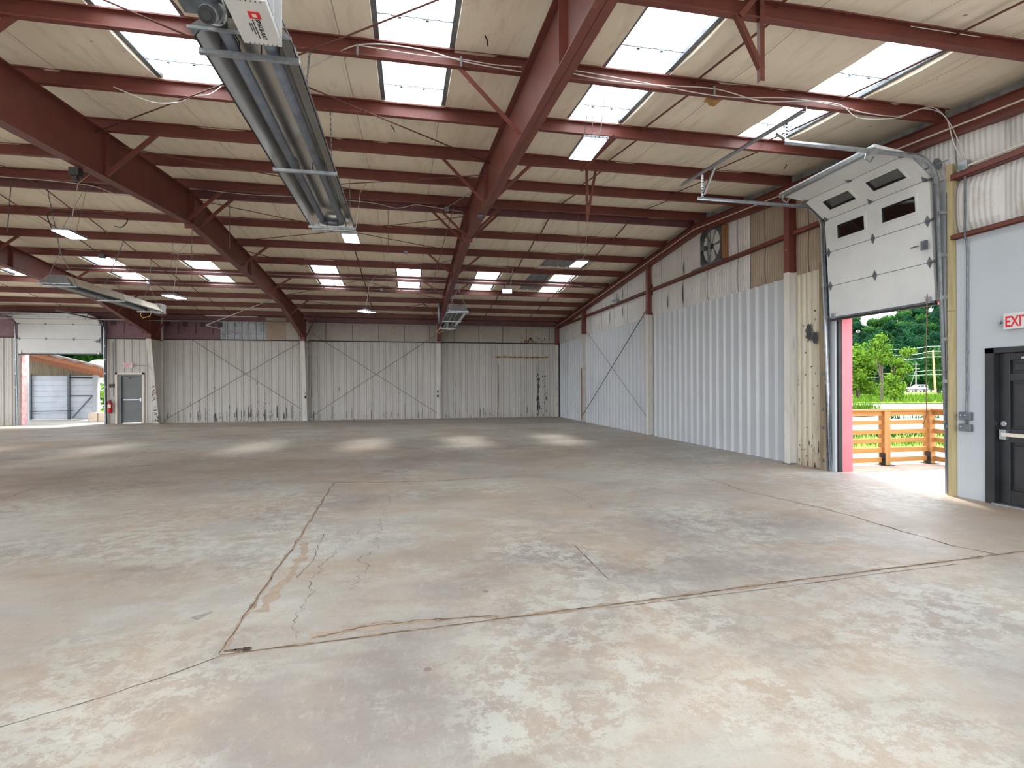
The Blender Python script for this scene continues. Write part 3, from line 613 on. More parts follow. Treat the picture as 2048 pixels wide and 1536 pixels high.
# bolt heads and clips seen on purlin webs
def rod(name, a, b, r, mat, lb, cat, group=None, sag=0):
    a = Vector(a); b = Vector(b); pts = [a.lerp(b, t / 8) - Vector((0, 0, sag * math.sin(PI * t / 8))) for t in range(9)] if sag else [a, b]
    m = MB(); m.tube(pts, r, 7); return tag(m.build(name, mat, at=tuple(a)), lb, cat, group)
def rz(y): return zb(y) - .07
panels = [(3.85, 9.15), (9.75, 12.35), (12.9, 15.55), (16.2, 21.4), (21.6, 25.3)]
pn = ['nearest the camera', 'just before the ridge', 'just behind the ridge', 'over the middle of the far slope', 'nearest the back wall']
for (ya, yb_), nm_ in zip(panels, pn):
    sg = .03
    rod('brace_rod', (RX[1], ya, rz(ya)), (RX[0], yb_, rz(yb_)), .0095, RODM, 'brown roof rod %s, running away to the right' % nm_, 'rod', 'roof brace rods', sg)
    rod('brace_rod', (RX[1], yb_, rz(yb_)), (RX[0], ya, rz(ya) - .02), .0095, RODM, 'brown roof rod %s, running away to the left' % nm_, 'rod', 'roof brace rods', sg)
rod('brace_rod', (-10.7, 25.85, .12), (-4.9, 25.95, 3.72), .011, RODG, 'wall brace rod rising to the right, left wall bay', 'rod', 'wall brace rods')
rod('brace_rod', (-10.6, 25.9, 4.45), (-4.85, 25.9, .5), .011, RODG, 'wall brace rod falling to the right, left wall bay', 'rod', 'wall brace rods')
rod('brace_rod', (-4.55, 25.85, .15), (1.3, 25.9, 4.1), .011, RODG, 'wall brace rod rising to the right, middle wall bay', 'rod', 'wall brace rods')
rod('brace_rod', (-4.45, 25.9, 4.1), (1.35, 25.85, .3), .011, RODG, 'wall brace rod falling to the right, middle wall bay', 'rod', 'wall brace rods')
rod('brace_rod', (7.45, 15.58, 3.96), (7.45, 21.8, .3), .013, DARKM, 'dark rod rising right across the white liner wall', 'rod', 'gable brace rods')
rod('brace_rod', (7.5, 15.6, .55), (7.5, 21.7, 4.1), .008, RODG, 'grey rod drawn for a faint shadow line falling right across the white liner wall', 'rod', 'gable brace rods')  # thin rod modelled where a faint shadow line crosses the liner

# ---------------------------------------------------------------- overhead doors
def odoor(num, T, W, prof, wins, hinges, track, hang, label):
    q = sroot('door_%d' % num, T(0, 0, 0)); q['label'] = label
    th = .045
    for i, ((n0, z0), (n1, z1)) in enumerate(zip(prof, prof[1:])):
        L = math.hypot(n1 - n0, z1 - z0); dn, dz = (n1 - n0) / L, (z1 - z0) / L
        def P(s_, t, h): return T(s_, n0 + dn * t + dz * h, z0 + dz * t - dn * h)
        g = .004; m = MB(P); xs_ = []
        if i in wins:
            ws = wins[i]; t0, t1 = .19 * L / .58, .42 * L / .58; c = [0]
            m.box((0, g, -th), (W, t0, 0)); m.box((0, t1, -th), (W, L - g, 0)); ed = [0] + [v for w_ in ws for v in w_] + [W]
            for a, b in zip(ed[::2], ed[1::2]): m.box((a, t0, -th), (b, t1, 0))
        else: m.box((0, g, -th), (W, L - g, 0))
        m.build('door_section', DOORW, q)
        sec = q.children[-1]
        if i in wins:
            for a, b in wins[i]:
                f = MB(P); e = .035
                f.box((a - e, t0 - e, .0), (b + e, t0, .012)); f.box((a - e, t1, .0), (b + e, t1 + e, .012)); f.box((a - e, t0, 0), (a, t1, .012)); f.box((b, t0, 0), (b + e, t1, .012))
                f.build('window_trim', DOORW, sec)
                f = MB(P); e = .012; f.box((a, t0, -.02), (a + e, t1, .004)); f.box((b - e, t0, -.02), (b, t1, .004)); f.box((a, t0, -.02), (b, t0 + e, .004)); f.box((a, t1 - e, -.02), (b, t1, .004)); f.build('gasket', RUBBER, sec)
                f = MB(P); f.box((a, t0, -.03), (b, t1, -.022)); f.build('window_pane', GLASS, sec)
        m = MB(P); m.box((.004, -.003, -.01), (W - .004, .003, .001)); m.build('joint_line', DARKM, q)
        # hinges at the lower joint of every section but the first
        if i > 0:
            for s_ in hinges:
                m = MB(P); r = .072
                m.add([(s_, -.085, .004), (s_ - r * .62, 0, .004), (s_, .085, .004), (s_ + r * .62, 0, .004), (s_, -.085, .010), (s_ - r * .62, 0, .010), (s_, .085, .010), (s_ + r * .62, 0, .010)],
                      [(0, 1, 2, 3), (4, 5, 6, 7), (0, 1, 5, 4), (1, 2, 6, 5), (2, 3, 7, 6), (3, 0, 4, 7)]); m.tube([(s_ - r * .5, 0, .014), (s_ + r * .5, 0, .014)], .009, 6)
                m.build('hinge', GALVD, q)
            for s_ in (.05, W - .05):
                m = MB(P); m.add([(s_ + a_, b_, h_) for h_ in (.003, .009) for a_, b_ in ((0, -.085), (.045, 0), (0, .085), (-.045, 0))], [(0, 1, 2, 3), (4, 5, 6, 7), (0, 1, 5, 4), (1, 2, 6, 5), (2, 3, 7, 6), (3, 0, 4, 7)]); m.tube([(s_, 0, .02), (s_ + (.1 if s_ > W / 2 else -.1), 0, .02)], .008, 6); m.tube([(s_ + (.075 if s_ > W / 2 else -.075), 0, .02), (s_ + (.1 if s_ > W / 2 else -.1), 0, .02)], .024, 10)
                m.build('roller', GALVD, q)
    n0, z0 = prof[0]
    m = MB(T); m.box((0, n0 - .045, z0 - .035), (W, n0, z0)); m.build('bottom_seal', DARKM, q)
    m = MB(T); m.box((0, n0 - .03, z0), (W, n0 + .006, z0 + .03)); m.build('bottom_rail', GALVD, q)
    for s_ in (.08, W - .1):
        m = MB(T); m.box((s_ - .03, n0 + .004, z0 + .0), (s_ + .03, n0 + .04, z0 + .09)); m.build('bottom_bracket', GALV, q)
    for s_ in (.10, W - .20):
        m = MB(T); m.box((s_, n0 + .003, z0 + .1), (s_ + .07, n0 + .0045, z0 + .26)); st = m.build('warning_sticker', CREAM, q)
        m = MB(T)
        for zz in (.105, .14, .20, .25): m.box((s_ + .004, n0 + .005, z0 + zz), (s_ + .066, n0 + .0056, z0 + zz + .006))
        m.box((s_ + .004, n0 + .005, z0 + .105), (s_ + .009, n0 + .0056, z0 + .256)); m.box((s_ + .061, n0 + .005, z0 + .105), (s_ + .066, n0 + .0056, z0 + .256)); m.build('red_print', REDS, st)
    # tracks
    for s_, sg in ((-.085, -1), (W + .085, 1)):
        m = MB(T); pts = track; w_ = .028
        vs = []
        for k, (n, z) in enumerate(pts):
            a = pts[max(k - 1, 0)]; b = pts[min(k + 1, len(pts) - 1)]; d = math.hypot(b[0] - a[0], b[1] - a[1]); dn, dz = (b[0] - a[0]) / d, (b[1] - a[1]) / d; nn, nz = dz, -dn
            for ds, off in ((0, -w_), (.02 * -sg, -w_), (.0, -w_), (0.006 * sg, 0), (0, w_), (.02 * -sg, w_), (0, w_)): vs.append((s_ + ds + .02 * sg, n + nn * off, z + nz * off))
        fs = [(k * 7 + j, k * 7 + j + 1, (k + 1) * 7 + j + 1, (k + 1) * 7 + j) for k in range(len(pts) - 1) for j in range(6)]
        m.add(vs, fs); o = m.build('track', GALV, q); sm = o.modifiers.new('s', 'SOLIDIFY'); sm.thickness = .004
    m = MB(T)
    for s_, sg in ((-.085, -1), (W + .085, 1)):
        m = MB(T); m.angle((s_ + sg * .05, .02, 0.01), (s_ + sg * .05, .02, track[2][1] - .1), .05, .005, (0, 1, 0)); m.build('wall_angle', GALVD, q)
        for z in (.35, .95, 1.6, 2.2, 2.8, 3.4, 4.0):
            if z < track[2][1] - .1:
                nn = track[0][0] + (track[1][0] - track[0][0]) * z / track[1][1]; m = MB(T); m.box((s_ + sg * .03, .02, z), (s_ + sg * .06, nn + .02, z + .05)); m.build('track_bracket', GALV, q)
    # lift cables, pull rope, slide bolt, torsion shaft with drum and spring
    zs = track[-1][1] - .08 if hang else track[-1][1] + .05
    sh = MB(T); sh.tube([(-.2, .12, zs), (W + .2, .12, zs)], .0127, 8); sh.build('torsion_shaft', GALV, q)
    sp = MB(T); sp.tube([(W * .3, .12, zs), (W * .85, .12, zs)], .04, 12); sp.build('spring', DARKM, q)
    for s_ in (-.06, W + .03):
        d = MB(T); d.tube([(s_, .12, zs), (s_ + .02, .12, zs), (s_ + .05, .12, zs)], [.085, .06, .05], 18); d.build('cable_drum', GALVD, q)
        c = MB(T); c.tube([(s_, .20, zs), (s_ + .01, n0 + .03, z0 + .06)], .003, 5); c.build('lift_cable', GALVD, q)
    b = MB(T); b.box((W - .14 if num == 3 else .03, .19, 3.55), (W - .04 if num == 3 else .12, .215, 3.68)); b.tube([(W - .04 if num == 3 else .14, .225, 3.62), (W - .22 if num == 3 else .26, .225, 3.62)], .010, 6); b.build('slide_bolt', GALVD, q)
    # stiffening strut on the top section
    (na, za), (nb, zb_) = prof[-2], prof[-1]
    s2 = MB(T); s2.box((0.02, nb - .06, zb_ - .05), (W - .02, nb + .015, zb_ + .01)); s2.build('top_strut', GALV, q)
    for s_ in (.12, W - .12):
        h = MB(T); h.tube([(s_, nb, zb_), (s_, nb + .03, zb_ - .12), (s_, nb - .06, zb_ - .16), (s_, nb - .12, zb_ - .08)], .012, 6); h.build('top_roller_arm', GALV, q)
    return q
TR = lambda s_, n, z: (7.6 - n, 6.25 + s_, z)
arc = lambda n0, z0, r, sx=1: [(n0 + r * (1 - math.cos(a)), z0 + r * math.sin(a)) for a in [PI / 2 * k / 8 for k in range(9)]]
D1 = odoor(1, TR, 1.93, [(.10, 2.77), (.13, 3.36), (.165, 3.96), (.20, 4.55), (.61, 4.87), (1.14, 4.94)], {2: [(.22, .78), (1.11, 1.66)], 3: [(.22, .78), (1.11, 1.66)]}, [.965],
           [(-.0, .01), (.165, 4.36)] + [(.165 + .40 * (1 - math.cos(a)), 4.42 + .40 * math.sin(a)) for a in [PI / 2 * k / 8 for k in range(9)]] + [(2.66, 4.83)], True, 'half raised white sectional overhead door with four small windows, right wall')
TL = lambda s_, n, z: (-16.28 + s_, 26.0 - n, z)
D3 = odoor(3, TL, 3.12, [(.10, 3.06), (.12, 3.70), (.14, 4.33), (.52, 4.60), (1.10, 4.64)], {}, [1.04, 2.08],
           [(0, .01), (.12, 4.12)] + [(.12 + .36 * (1 - math.cos(a)), 4.16 + .36 * math.sin(a)) for a in [PI / 2 * k / 8 for k in range(9)]] + [(3.3, 4.53)], False, 'half raised white overhead door at the far left with a shed beyond')
m = MB(); m.tube([(7.42, 6.30, 2.9), (7.40, 6.30, 2.2), (7.41, 6.31, 1.4), (7.40, 6.30, 1.15), (7.39, 6.33, 1.02), (7.4, 6.36, 1.0)], .007, 6)
m.build('pull_rope', simple('brown_rope', (120, 92, 66)), D1)

# ---------------------------------------------------------------- walk doors
# near black door, right wall
q = sroot('door_2', (7.62, 5.1, 0)); q['label'] = 'black panelled exit door at the right edge with a white push bar'
m = MB(); m.box((7.57, 5.53, 0), (7.7, 5.64, 2.06)); m.box((7.57, 4.56, 0), (7.7, 4.65, 2.06)); m.box((7.57, 4.56, 1.99), (7.7, 5.64, 2.06)); m.build('door_frame', BLACKP, q)
m = MB()
ys0, ys1 = 4.65, 5.53; cols = [(4.75, 5.02), (5.12, 5.41)]; rows = [(.2, .82), (1.0, 1.62), (1.72, 1.89)]
m.box((7.70, ys0, .02), (7.73, ys1, 1.99))
ed = [ys0] + [v for c in cols for v in c] + [ys1]
for a, b in zip(ed[::2], ed[1::2]): m.box((7.665, a, .02), (7.70, b, 1.99))
for c in cols:
    zz = [.02] + [v for r in rows for v in r] + [1.99]
    for a, b in zip(zz[::2], zz[1::2]): m.box((7.665, c[0], a), (7.70, c[1], b))
    for r in rows: m.box((7.678, c[0] + .035, r[0] + .035), (7.70, c[1] - .035, r[1] - .035))
o = m.build('door_leaf', BLACKP, q); bevel(o, .006)
m = MB(); m.tube([(7.665, 5.48, 1.06), (7.655, 5.48, 1.06), (7.648, 5.48, 1.06)], [.036, .036, .030], 18); m.tube([(7.65, 5.48, 1.06), (7.642, 5.48, 1.06)], .014, 12); m.build('deadbolt', GALV, q)
m = MB(); m.box((7.60, 4.7, .90), (7.64, 5.47, .945)); m.build('push_bar', CREAM, q)
m = MB(); m.box((7.61, 5.42, .86), (7.66, 5.50, .985)); m.build('bar_bracket', GALV, q)
m = MB(); m.box((7.62, 4.98, 1.90), (7.66, 5.25, 1.93)); m.build('door_closer', GALV, q)
m = MB(); m.box((7.56, 4.65, 0), (7.74, 5.56, .016)); m.build('threshold', GALV, q)
# far grey door
q = sroot('door_4', (-12.15, YB, 0)); q['label'] = 'grey exit door in the back wall with a horizontal push bar'
m = MB(); m.box((-12.72, YB - .06, 0), (-12.64, YB + .16, 2.26)); m.box((-11.66, YB - .06, 0), (-11.58, YB + .16, 2.26)); m.box((-12.72, YB - .06, 2.18), (-11.58, YB + .16, 2.26)); m.build('door_frame', CREAM, q)
m = MB(); m.box((-12.64, YB - .03, .0), (-12.5, YB + .15, 2.18)); m.box((-12.5, YB - .03, 2.10), (-11.66, YB + .15, 2.18)); m.box((-11.69, YB - .03, 0), (-11.66, YB + .15, 2.18)); m.build('door_stop', DGREY, q)
m = MB(); m.box((-12.5, YB + .06, .045), (-11.69, YB + .10, 2.10)); m.build('door_leaf', DGREY, q)
m = MB(); m.box((-12.42, YB - .02, 1.03), (-11.72, YB + .03, 1.08)); m.box((-11.76, YB - .03, .98), (-11.7, YB + .06, 1.14)); m.build('push_bar', GALV, q)
m = MB(); m.box((-12.42, YB + .0, 2.0), (-12.2, YB + .06, 2.06)); m.beam((-12.25, YB, 2.05), (-11.98, YB + .02, 2.08), .02, .02); m.build('door_closer', DGREY, q)

# ---------------------------------------------------------------- tube heaters
def heater(x, y0, y1, z, lb, burner, chain_top, outer):
    q = thing('tube_heater', lb, 'heater', (x, (y0 + y1) / 2, z), 'hanging radiant tube heaters')
    prof = [(-.31, 0), (-.315, .02), (-.17, .21), (.17, .21), (.315, .02), (.31, 0)]
    def shell(off, y0, y1, mat, nm_):
        m = MB(); vs = []
        for y in (y0, y1): vs += [(x + a * (1 - off * 3), y, z + b - off * (1 if b > .1 else 0)) for a, b in prof]
        m.add(vs, [(k, k + 1, 7 + k, 6 + k) for k in range(5)]); o = m.build(nm_, mat, q); return o
    shell(0, y0, y1, outer, 'reflector_hood'); shell(.012, y0 + .01, y1 - .01, ALU, 'reflector_lining')
    for nm_, y, sg in (('near_end_cap', y0, -1), ('far_end_cap', y1, 1)):
        m = MB(); vs = [(x - .31, y + sg * .11, z), (x - .17, y, z + .21), (x + .17, y, z + .21), (x + .31, y + sg * .11, z), (x - .315, y, z + .01), (x + .315, y, z + .01)]
        m.add(vs, [(0, 1, 2, 3), (0, 4, 1), (3, 2, 5)]); o = m.build(nm_, ALU if sg > 0 else GALV, q); o.modifiers.new('s', 'SOLIDIFY').thickness = .004
        m = MB(); m.box((x - .315, y + sg * .10, z - .012), (x + .315, y + sg * .115, z + .006)); m.build('end_rim', GALV, q)
    yb0, yb1 = y0 - .25, y1 - .12
    if burner == 'far': yb0, yb1 = y0 + .12, y1 + .25
    zt = z + .075
    for sx in (-.13, .13):
        m = MB(); m.tube([(x + sx, yb0, zt), (x + sx, yb1, zt)], .043, 20); m.build('radiant_tube', TUBE, q, True)
    ue = yb1 if burner == 'near' else yb0; sg = 1 if burner == 'near' else -1
    m = MB(); m.tube([(x - .13 * math.cos(a), ue + sg * .09 * math.sin(a), zt) for a in [PI * k / 10 for k in range(11)]], .043, 16); m.build('return_bend', TUBE, q, True)
    L = y1 - y0; hs = [y0 + .12, y0 + L * .5, y1 - .10]
    for y in hs:
        m = MB(); m.box((x - .325, y - .018, z - .035), (x + .325, y + .018, z - .004)); m.build('hanger_bar', GALV, q)
        for sx in (-.13, .13):
            m = MB(); m.tube([(x + sx - .06, y, z - .02), (x + sx - .058, y, zt), (x + sx - .03, y, zt + .05), (x + sx + .03, y, zt + .05), (x + sx + .058, y, zt), (x + sx + .06, y, z - .02)], .005, 5); m.build('tube_clamp', DARKM, q)
        yp = min(PUR.values(), key=lambda v: abs(v - y)); top = zb(yp) + .01; ap = z + .62 * (top - z)
        for sx in (-.32, .32):
            m = MB(); m.tube([(x + sx, y, z + .0), (x + .0, y, min(ap, z + .75))], .006, 5); m.build('chain', GALVD, q)
        m = MB(); n = max(2, int((top + .05 - min(ap, z + .75)) / .035)); zz0 = min(ap, z + .75)
        for k in range(n):
            za = zz0 + (top - zz0) * k / n; zc = zz0 + (top - zz0) * (k + 1.25) / n; yy = y + (yp - y) * (k + .5) / n
            if k % 2: m.box((x - .009, yy - .004, za), (x + .009, yy + .004, zc))
            else: m.box((x - .002, yy - .011, za), (x + .002, yy + .011, zc))
        m.build('chain', GALVD, q)
    return q
HA = heater(-1.07, 3.80, 8.02, 3.90, 'long tube heater with a printed burner box and red square emblem', 'near', 5, GALV)
HBt = heater(-7.62, 13.3, 17.6, 3.88, 'tube heater hanging below the left rafter, seen from its side', 'far', 5, CREAM)
HCt = heater(1.52, 16.2, 21.0, 3.9, 'tube heater hanging beside the far end of the centre rafter', 'far', 5, GALV)
# burner box, blower and print of the near heater
m = MB(); m.box((-1.03, 3.22, 3.80), (-.80, 3.64, 4.16)); bb = m.build('burner_box', LGREY, HA); bevel(bb, .004)
m = MB(); m.box((-.800, 3.26, 3.84), (-.797, 3.40, 4.12)); m.box((-.800, 3.44, 3.84), (-.797, 3.60, 4.12)); m.build('side_panel', WHITEP, bb)
m = MB(); m.box((-.925, 3.325, 3.797), (-.86, 3.385, 3.7995)); m.build('red_square', REDS, bb)
m = MB(); m.box((-.905, 3.343, 3.795), (-.88, 3.368, 3.7965)); m.build('white_square', CREAM, bb)
text('SPACE-RAY', .034, (-.897, 3.392, 3.7985), (0, 1, 0), (1, 0, 0), INKM, bb, 'lettering', .0007, .0006, .19)
m = MB(); rnd = random.Random(2)
for xx, y0_, y1_ in ((-.918, 3.395, 3.575), (-.932, 3.43, 3.52), (-.944, 3.43, 3.51)):
    y = y0_
    while y < y1_: l = rnd.uniform(.006, .02); m.box((xx, y, 3.7978), (xx + .006, y + l, 3.7985)); y += l + .004
m.build('small_print', INKM, bb)
m = MB()
for k in range(7):
    m.tube([(-.99 + .027 * k, 3.235, 3.7995), (-.99 + .027 * k, 3.235, 3.795)], .0035, 6); m.tube([(-.99 + .027 * k, 3.625, 3.7995), (-.99 + .027 * k, 3.625, 3.795)], .003, 6)
m.build('rivet', DARKM, bb)
m = MB(); m.tube([(-1.165, 3.40, 3.80), (-1.175, 3.47, 3.85), (-1.185, 3.55, 3.91), (-1.195, 3.62, 3.96)], [.050, .052, .056, .062], 22); m.build('blower_housing', GALV, HA, True)
m = MB(); m.tube([(-1.163, 3.385, 3.785), (-1.168, 3.42, 3.815)], .048, 20); m.tube([(-1.162, 3.375, 3.778), (-1.165, 3.39, 3.79)], .028, 14); m.build('blower_inlet', RUBBER, HA)
m = MB(); m.tube([(-1.192, 3.60, 3.945), (-1.2, 3.65, 3.985)], .070, 24); m.build('flange_ring', LGREY, HA)
m = MB(); m.tube([(-1.02, 3.28, 3.95), (-1.06, 3.33, 3.86), (-1.07, 3.42, 3.84), (-1.12, 3.5, 3.85), (-1.16, 3.58, 3.87), (-1.15, 3.62, 3.90)], .007, 8); m.build('flexible_pipe', GALV, HA, True)
m = MB(); m.tube([(-1.3, 3.2, 4.06), (-1.2, 3.22, 4.02), (-1.05, 3.25, 3.99)], .006, 6); m.build('black_cord', RUBBER, HA)
m = MB(); m.box((-1.4, 3.25, 3.99), (-1.0, 3.70, 4.12)); m.build('mounting_shelf', GALVD, HA)
# burner ends of the two far heaters
for H, x, ye, z in ((HBt, -7.62, 17.6, 3.88), (HCt, 1.52, 21.0, 3.9)):
    m = MB(); m.tube([(x - .13, ye + .02, z + .1), (x - .13, ye + .22, z + .12)], .10, 16); m.build('blower_housing', GALV, H, True)
    m = MB(); m.box((x + .02, ye + .02, z - .02), (x + .26, ye + .36, z + .26)); m.build('burner_box', LGREY, H)
    m = MB(); m.tube([(x - .05, ye + .25, z + .1), (x - .2, ye + .36, z - .1), (x - .36, ye + .30, z - .16), (x - .38, ye + .2, z - .08), (x - .3, ye + .1, z - .02)], .012, 6); m.build('yellow_gas_hose', simple('yellow_hose', (206, 176, 96)), H, True)
m = MB(); m.tube([(1.2, 20.95, 4.1), (1.2, 20.97, zb(21) - .3)], .05, 12); m.build('flue_pipe', GALVD, HCt, True)

# ---------------------------------------------------------------- LED bay lights
def nearp(y): return min(PUR.values(), key=lambda v: abs(v - y))
def led(x, y, z, ang, lb):
    q = thing('bay_light', lb, 'light', (x, y, z), 'LED high bay lights')
    R = Matrix.Rotation(ang, 3, 'Z'); T = lambda a, b, c: tuple(R @ Vector((a, b, c)) + Vector((x, y, z)))
    m = MB(T); m.box((-.16, -.30, .0), (.16, .30, .045)); m.box((-.07, -.12, .045), (.07, .12, .085)); h = m.build('housing', GALV, q); bevel(h, .008)
    m = MB(T)
    for e0, e1 in ((-.315, -.30), (.30, .315)):
        m = MB(T); m.box((-.155, e0, .004), (.155, e1, .012))
        for k in range(7): m.box((-.155 + k * .05, e0, .008), (-.13 + k * .05, e1, .035))
        m.build('end_fin', GALV, q)
    m = MB(T); m.box((-.145, -.285, -.008), (.145, .285, -.001)); m.build('diffuser', LEDM, q)
    top = zb(y) + .0; yp = nearp(y)
    for s_ in (-.2, .2):
        m = MB(); m.tube([T(0, s_, .084), (x, yp, zb(yp) + .01)], .0035, 5); m.build('hanging_wire', GALVD, q)
    m = MB(T); m.tube([(.05, -.1, .08), (.12, -.16, .2), (.2, -.1, (top - z) * .8), (.32, .1, top - z + .05)], .006, 6); m.build('power_cord', CABLE, q, True)
led(2.255, 6.37, 4.60, .0, 'largest bright bay light, hanging over a dark angle bar')
led(-1.14, 11.08, 4.60, 0, 'square looking bay light just beyond the end of the long heater')
led(-6.53, 11.78, 4.60, .0, 'bay light at the left between the two big rafters')
led(-6.42, 16.2, 4.12, -.3, 'thin far bay light beside the burner end of the left heater')
led(-1.42, 18.87, 4.2, -.62, 'small far bay light on long cords above the middle wall bay')
led(4.15, 12.4, 4.60, .0, 'bay light in the right bay next to the bare grey roof sheet')
led(3.08, 16.3, 4.60, -.2, 'smallest far bay light right of the centre rafter, below a skylight')

# ---------------------------------------------------------------- cables, conduits, boxes
def cable(name, pts, r, mat, lb, cat, group=None, n=10):
    P_ = [Vector(p) for p in pts]; out = []
    for i in range(len(P_) - 1):
        a = P_[max(i - 1, 0)]; b = P_[i]; c = P_[i + 1]; d = P_[min(i + 2, len(P_) - 1)]
        for k in range(n):
            t = k / n; out.append(.5 * ((2 * b) + (c - a) * t + (2 * a - 5 * b + 4 * c - d) * t * t + (3 * b - a - 3 * c + d) * t ** 3))
    out.append(P_[-1]); m = MB(); m.tube(out, r, 6); return tag(m.build(name, mat, at=tuple(P_[0]), smooth=True), lb, cat, group)
yk = PUR[-4] - .06; zk = zb(PUR[-4])
cable('cable', [(-2.2, 7.4, zb(7.4) + .02), (-1.7, 6.9, 5.42), (-1.1, 6.5, 5.36), (-.55, yk, zk + .09), (.1, yk, zk + .13), (.7, yk, zk + .04), (1.35, yk, zk + .0)], .007, CABLE, 'white cable looping along the near purlin left of the centre rafter', 'cable', 'white cables on the near purlin')
cable('cable', [(-.55, yk, zk + .09), (.2, yk, zk + .06), (.55, yk, zk + .07), (1.0, yk, zk + .05), (1.35, yk, zk + .06)], .006, CABLE, 'second thinner white cable clipped below the first, left of the centre rafter', 'cable', 'white cables on the near purlin')
cable('cable', [(1.55, yk, zk + .10), (2.4, yk, zk + .02), (3.1, yk, zk + .03), (3.9, yk, zk + .07), (4.6, yk, zk - .02), (5.3, yk, zk + .05), (5.8, yk, zk + .05), (6.1, yk, zk - .1), (6.7, yk - .02, zk - .05), (7.1, yk - .05, zk + .1), (7.42, yk - .1, zk - .0), (7.46, 5.95, 4.95), (7.56, 5.91, 4.68)], .007, CABLE, 'white cable draping from the near purlin down to the grey junction box', 'cable', 'white cables on the near purlin')
cable('cable', [(1.55, yk, zk + .12), (2.8, yk, zk + .05), (4.0, yk, zk - .02), (5.0, yk, zk + .06), (5.8, yk, zk + .03), (6.2, yk, zk - .02), (6.75, yk - .02, zk - .02), (7.2, yk - .08, zk + .12), (7.44, yk - .12, zk - .06), (7.48, 5.9, 4.95), (7.57, 5.87, 4.68)], .006, CABLE, 'paired white cable crossing the first over the near purlin, right bay', 'cable', 'white cables on the near purlin')
for x in (-.55, .62, 3.9): m = MB(); m.box((x - .012, yk - .01, zk - .02), (x + .012, yk + .01, zk + .1)); tag(m.build('cable_clip', GALV, at=(x, yk, zk)), 'metal clip holding white cables to the near purlin ' + {-.55: 'right of the long heater', .62: 'beside the skylight left of the rafter', 3.9: 'in the right bay'}[x], 'clip', 'cable clips')
cable('cable', [(-3.75, 7.68, 5.50), (-3.3, 7.66, 5.34), (-2.99, 7.65, 5.36), (-2.8, 7.65, 5.46), (-2.59, 7.65, 5.51), (-2.42, 7.65, 5.66)], .008, CABLE, 'white cable bundle hanging below a skylight left of the long heater', 'cable')
yr = PUR[-.5] - .06
cable('cable', [(-4.6, yr, 5.86), (-3.4, yr, 5.80), (-2.2, yr, 5.83), (-1.6, yr, 5.82), (-.75, yr, 5.78), (-.25, yr, 5.70), (.15, yr, 5.80), (.4, yr, 5.79), (1.3, yr, 5.70)], .006, CABLE, 'thin white cable looping along the ridge purlins', 'cable')
cable('cable', [(-10.7, yr, 5.7), (-9.6, yr, 5.9), (-8.4, yr, 5.86), (-6.6, yr, 5.80), (-5.9, yr, 5.62), (-5.3, yr, 5.72), (-4.8, yr, 5.78)], .007, CABLE, 'white cable drooping under the ridge purlins at the left', 'cable')
y4 = PUR[4] - .09
rod('conduit', (-10.7, y4, zb(y4) + .07), (1.34, y4, zb(y4) + .07), .014, GALV, 'shiny conduit along the purlin below the far skylights, left part', 'conduit', 'far slope conduits')
cable('conduit', [(1.55, y4, zb(y4) + .07), (4, y4, zb(y4) + .07), (6.2, y4, zb(y4) + .07), (6.7, y4, zb(y4) - .02), (7.1, y4, zb(y4) + .05), (7.44, y4, zb(y4) + .0)], .014, GALV, 'shiny conduit along the far purlin ending in a bend at the gable', 'conduit', 'far slope conduits')
y5 = PUR[5] - .09
rod('conduit', (-10.7, y5, zb(y5) + .08), (1.34, y5, zb(y5) + .08), .012, GALV, 'lower conduit along the next purlin behind the far skylights', 'conduit', 'far slope conduits')
rod('conduit', (-12.8, 25.3, 4.52), (7.3, 25.3, 4.52), .013, GALV, 'thin pipe running close to the top of the whole back wall', 'conduit', 'far slope conduits')
rod('conduit', (-16.2, 24.6, 4.42), (-9.6, 24.6, 4.42), .016, GALV, 'pipe in front of the top of the far overhead door', 'conduit', 'far slope conduits')
m = MB(); m.tube([(7.46, y, zb(y) - .17) for y in (YN, 6, YRDG, 20, 25.6)], .012, 7); tag(m.build('conduit', CREAM, at=(7.46, 12, 5.6)), 'slim cream pipe following the whole gable rafter', 'conduit')
m = MB(); m.tube([(7.52, 5.8, 4.575), (7.52, YN, 4.575)], .014, 7); tag(m.build('conduit', CREAM, at=(7.52, 5, 4.57)), 'cream pipe lying on the upper wall girt right of the junction box', 'conduit')
m = MB(); m.box((7.5, 5.81, 4.53), (7.58, 5.93, 4.66)); tag(bevel(m.build('junction_box', GALV, at=(7.54, 5.87, 4.6)), .004), 'grey square junction box on the upper girt right of the wood jamb', 'junction box')
cable('conduit', [(7.55, 5.87, 4.53), (7.55, 5.87, 4.2), (7.55, 5.87, 3.92), (7.52, 5.85, 3.78), (7.52, 5.85, 3.6), (7.57, 5.86, 3.4), (7.57, 5.87, 2), (7.57, 5.87, 1.5), (7.57, 5.88, 1.3), (7.57, 5.88, 1.19)], .013, GALVD, 'dark conduit dropping down the white wall to the grey switch boxes', 'conduit')
m = MB(); m.box((7.565, 5.85, 2.02), (7.6, 5.90, 2.035)); m.box((7.56, 5.86, 1.50), (7.6, 5.885, 1.56)); tag(m.build('conduit_strap', GALV, at=(7.58, 5.87, 1.8)), 'small metal strap holding the conduit on the white wall', 'strap')
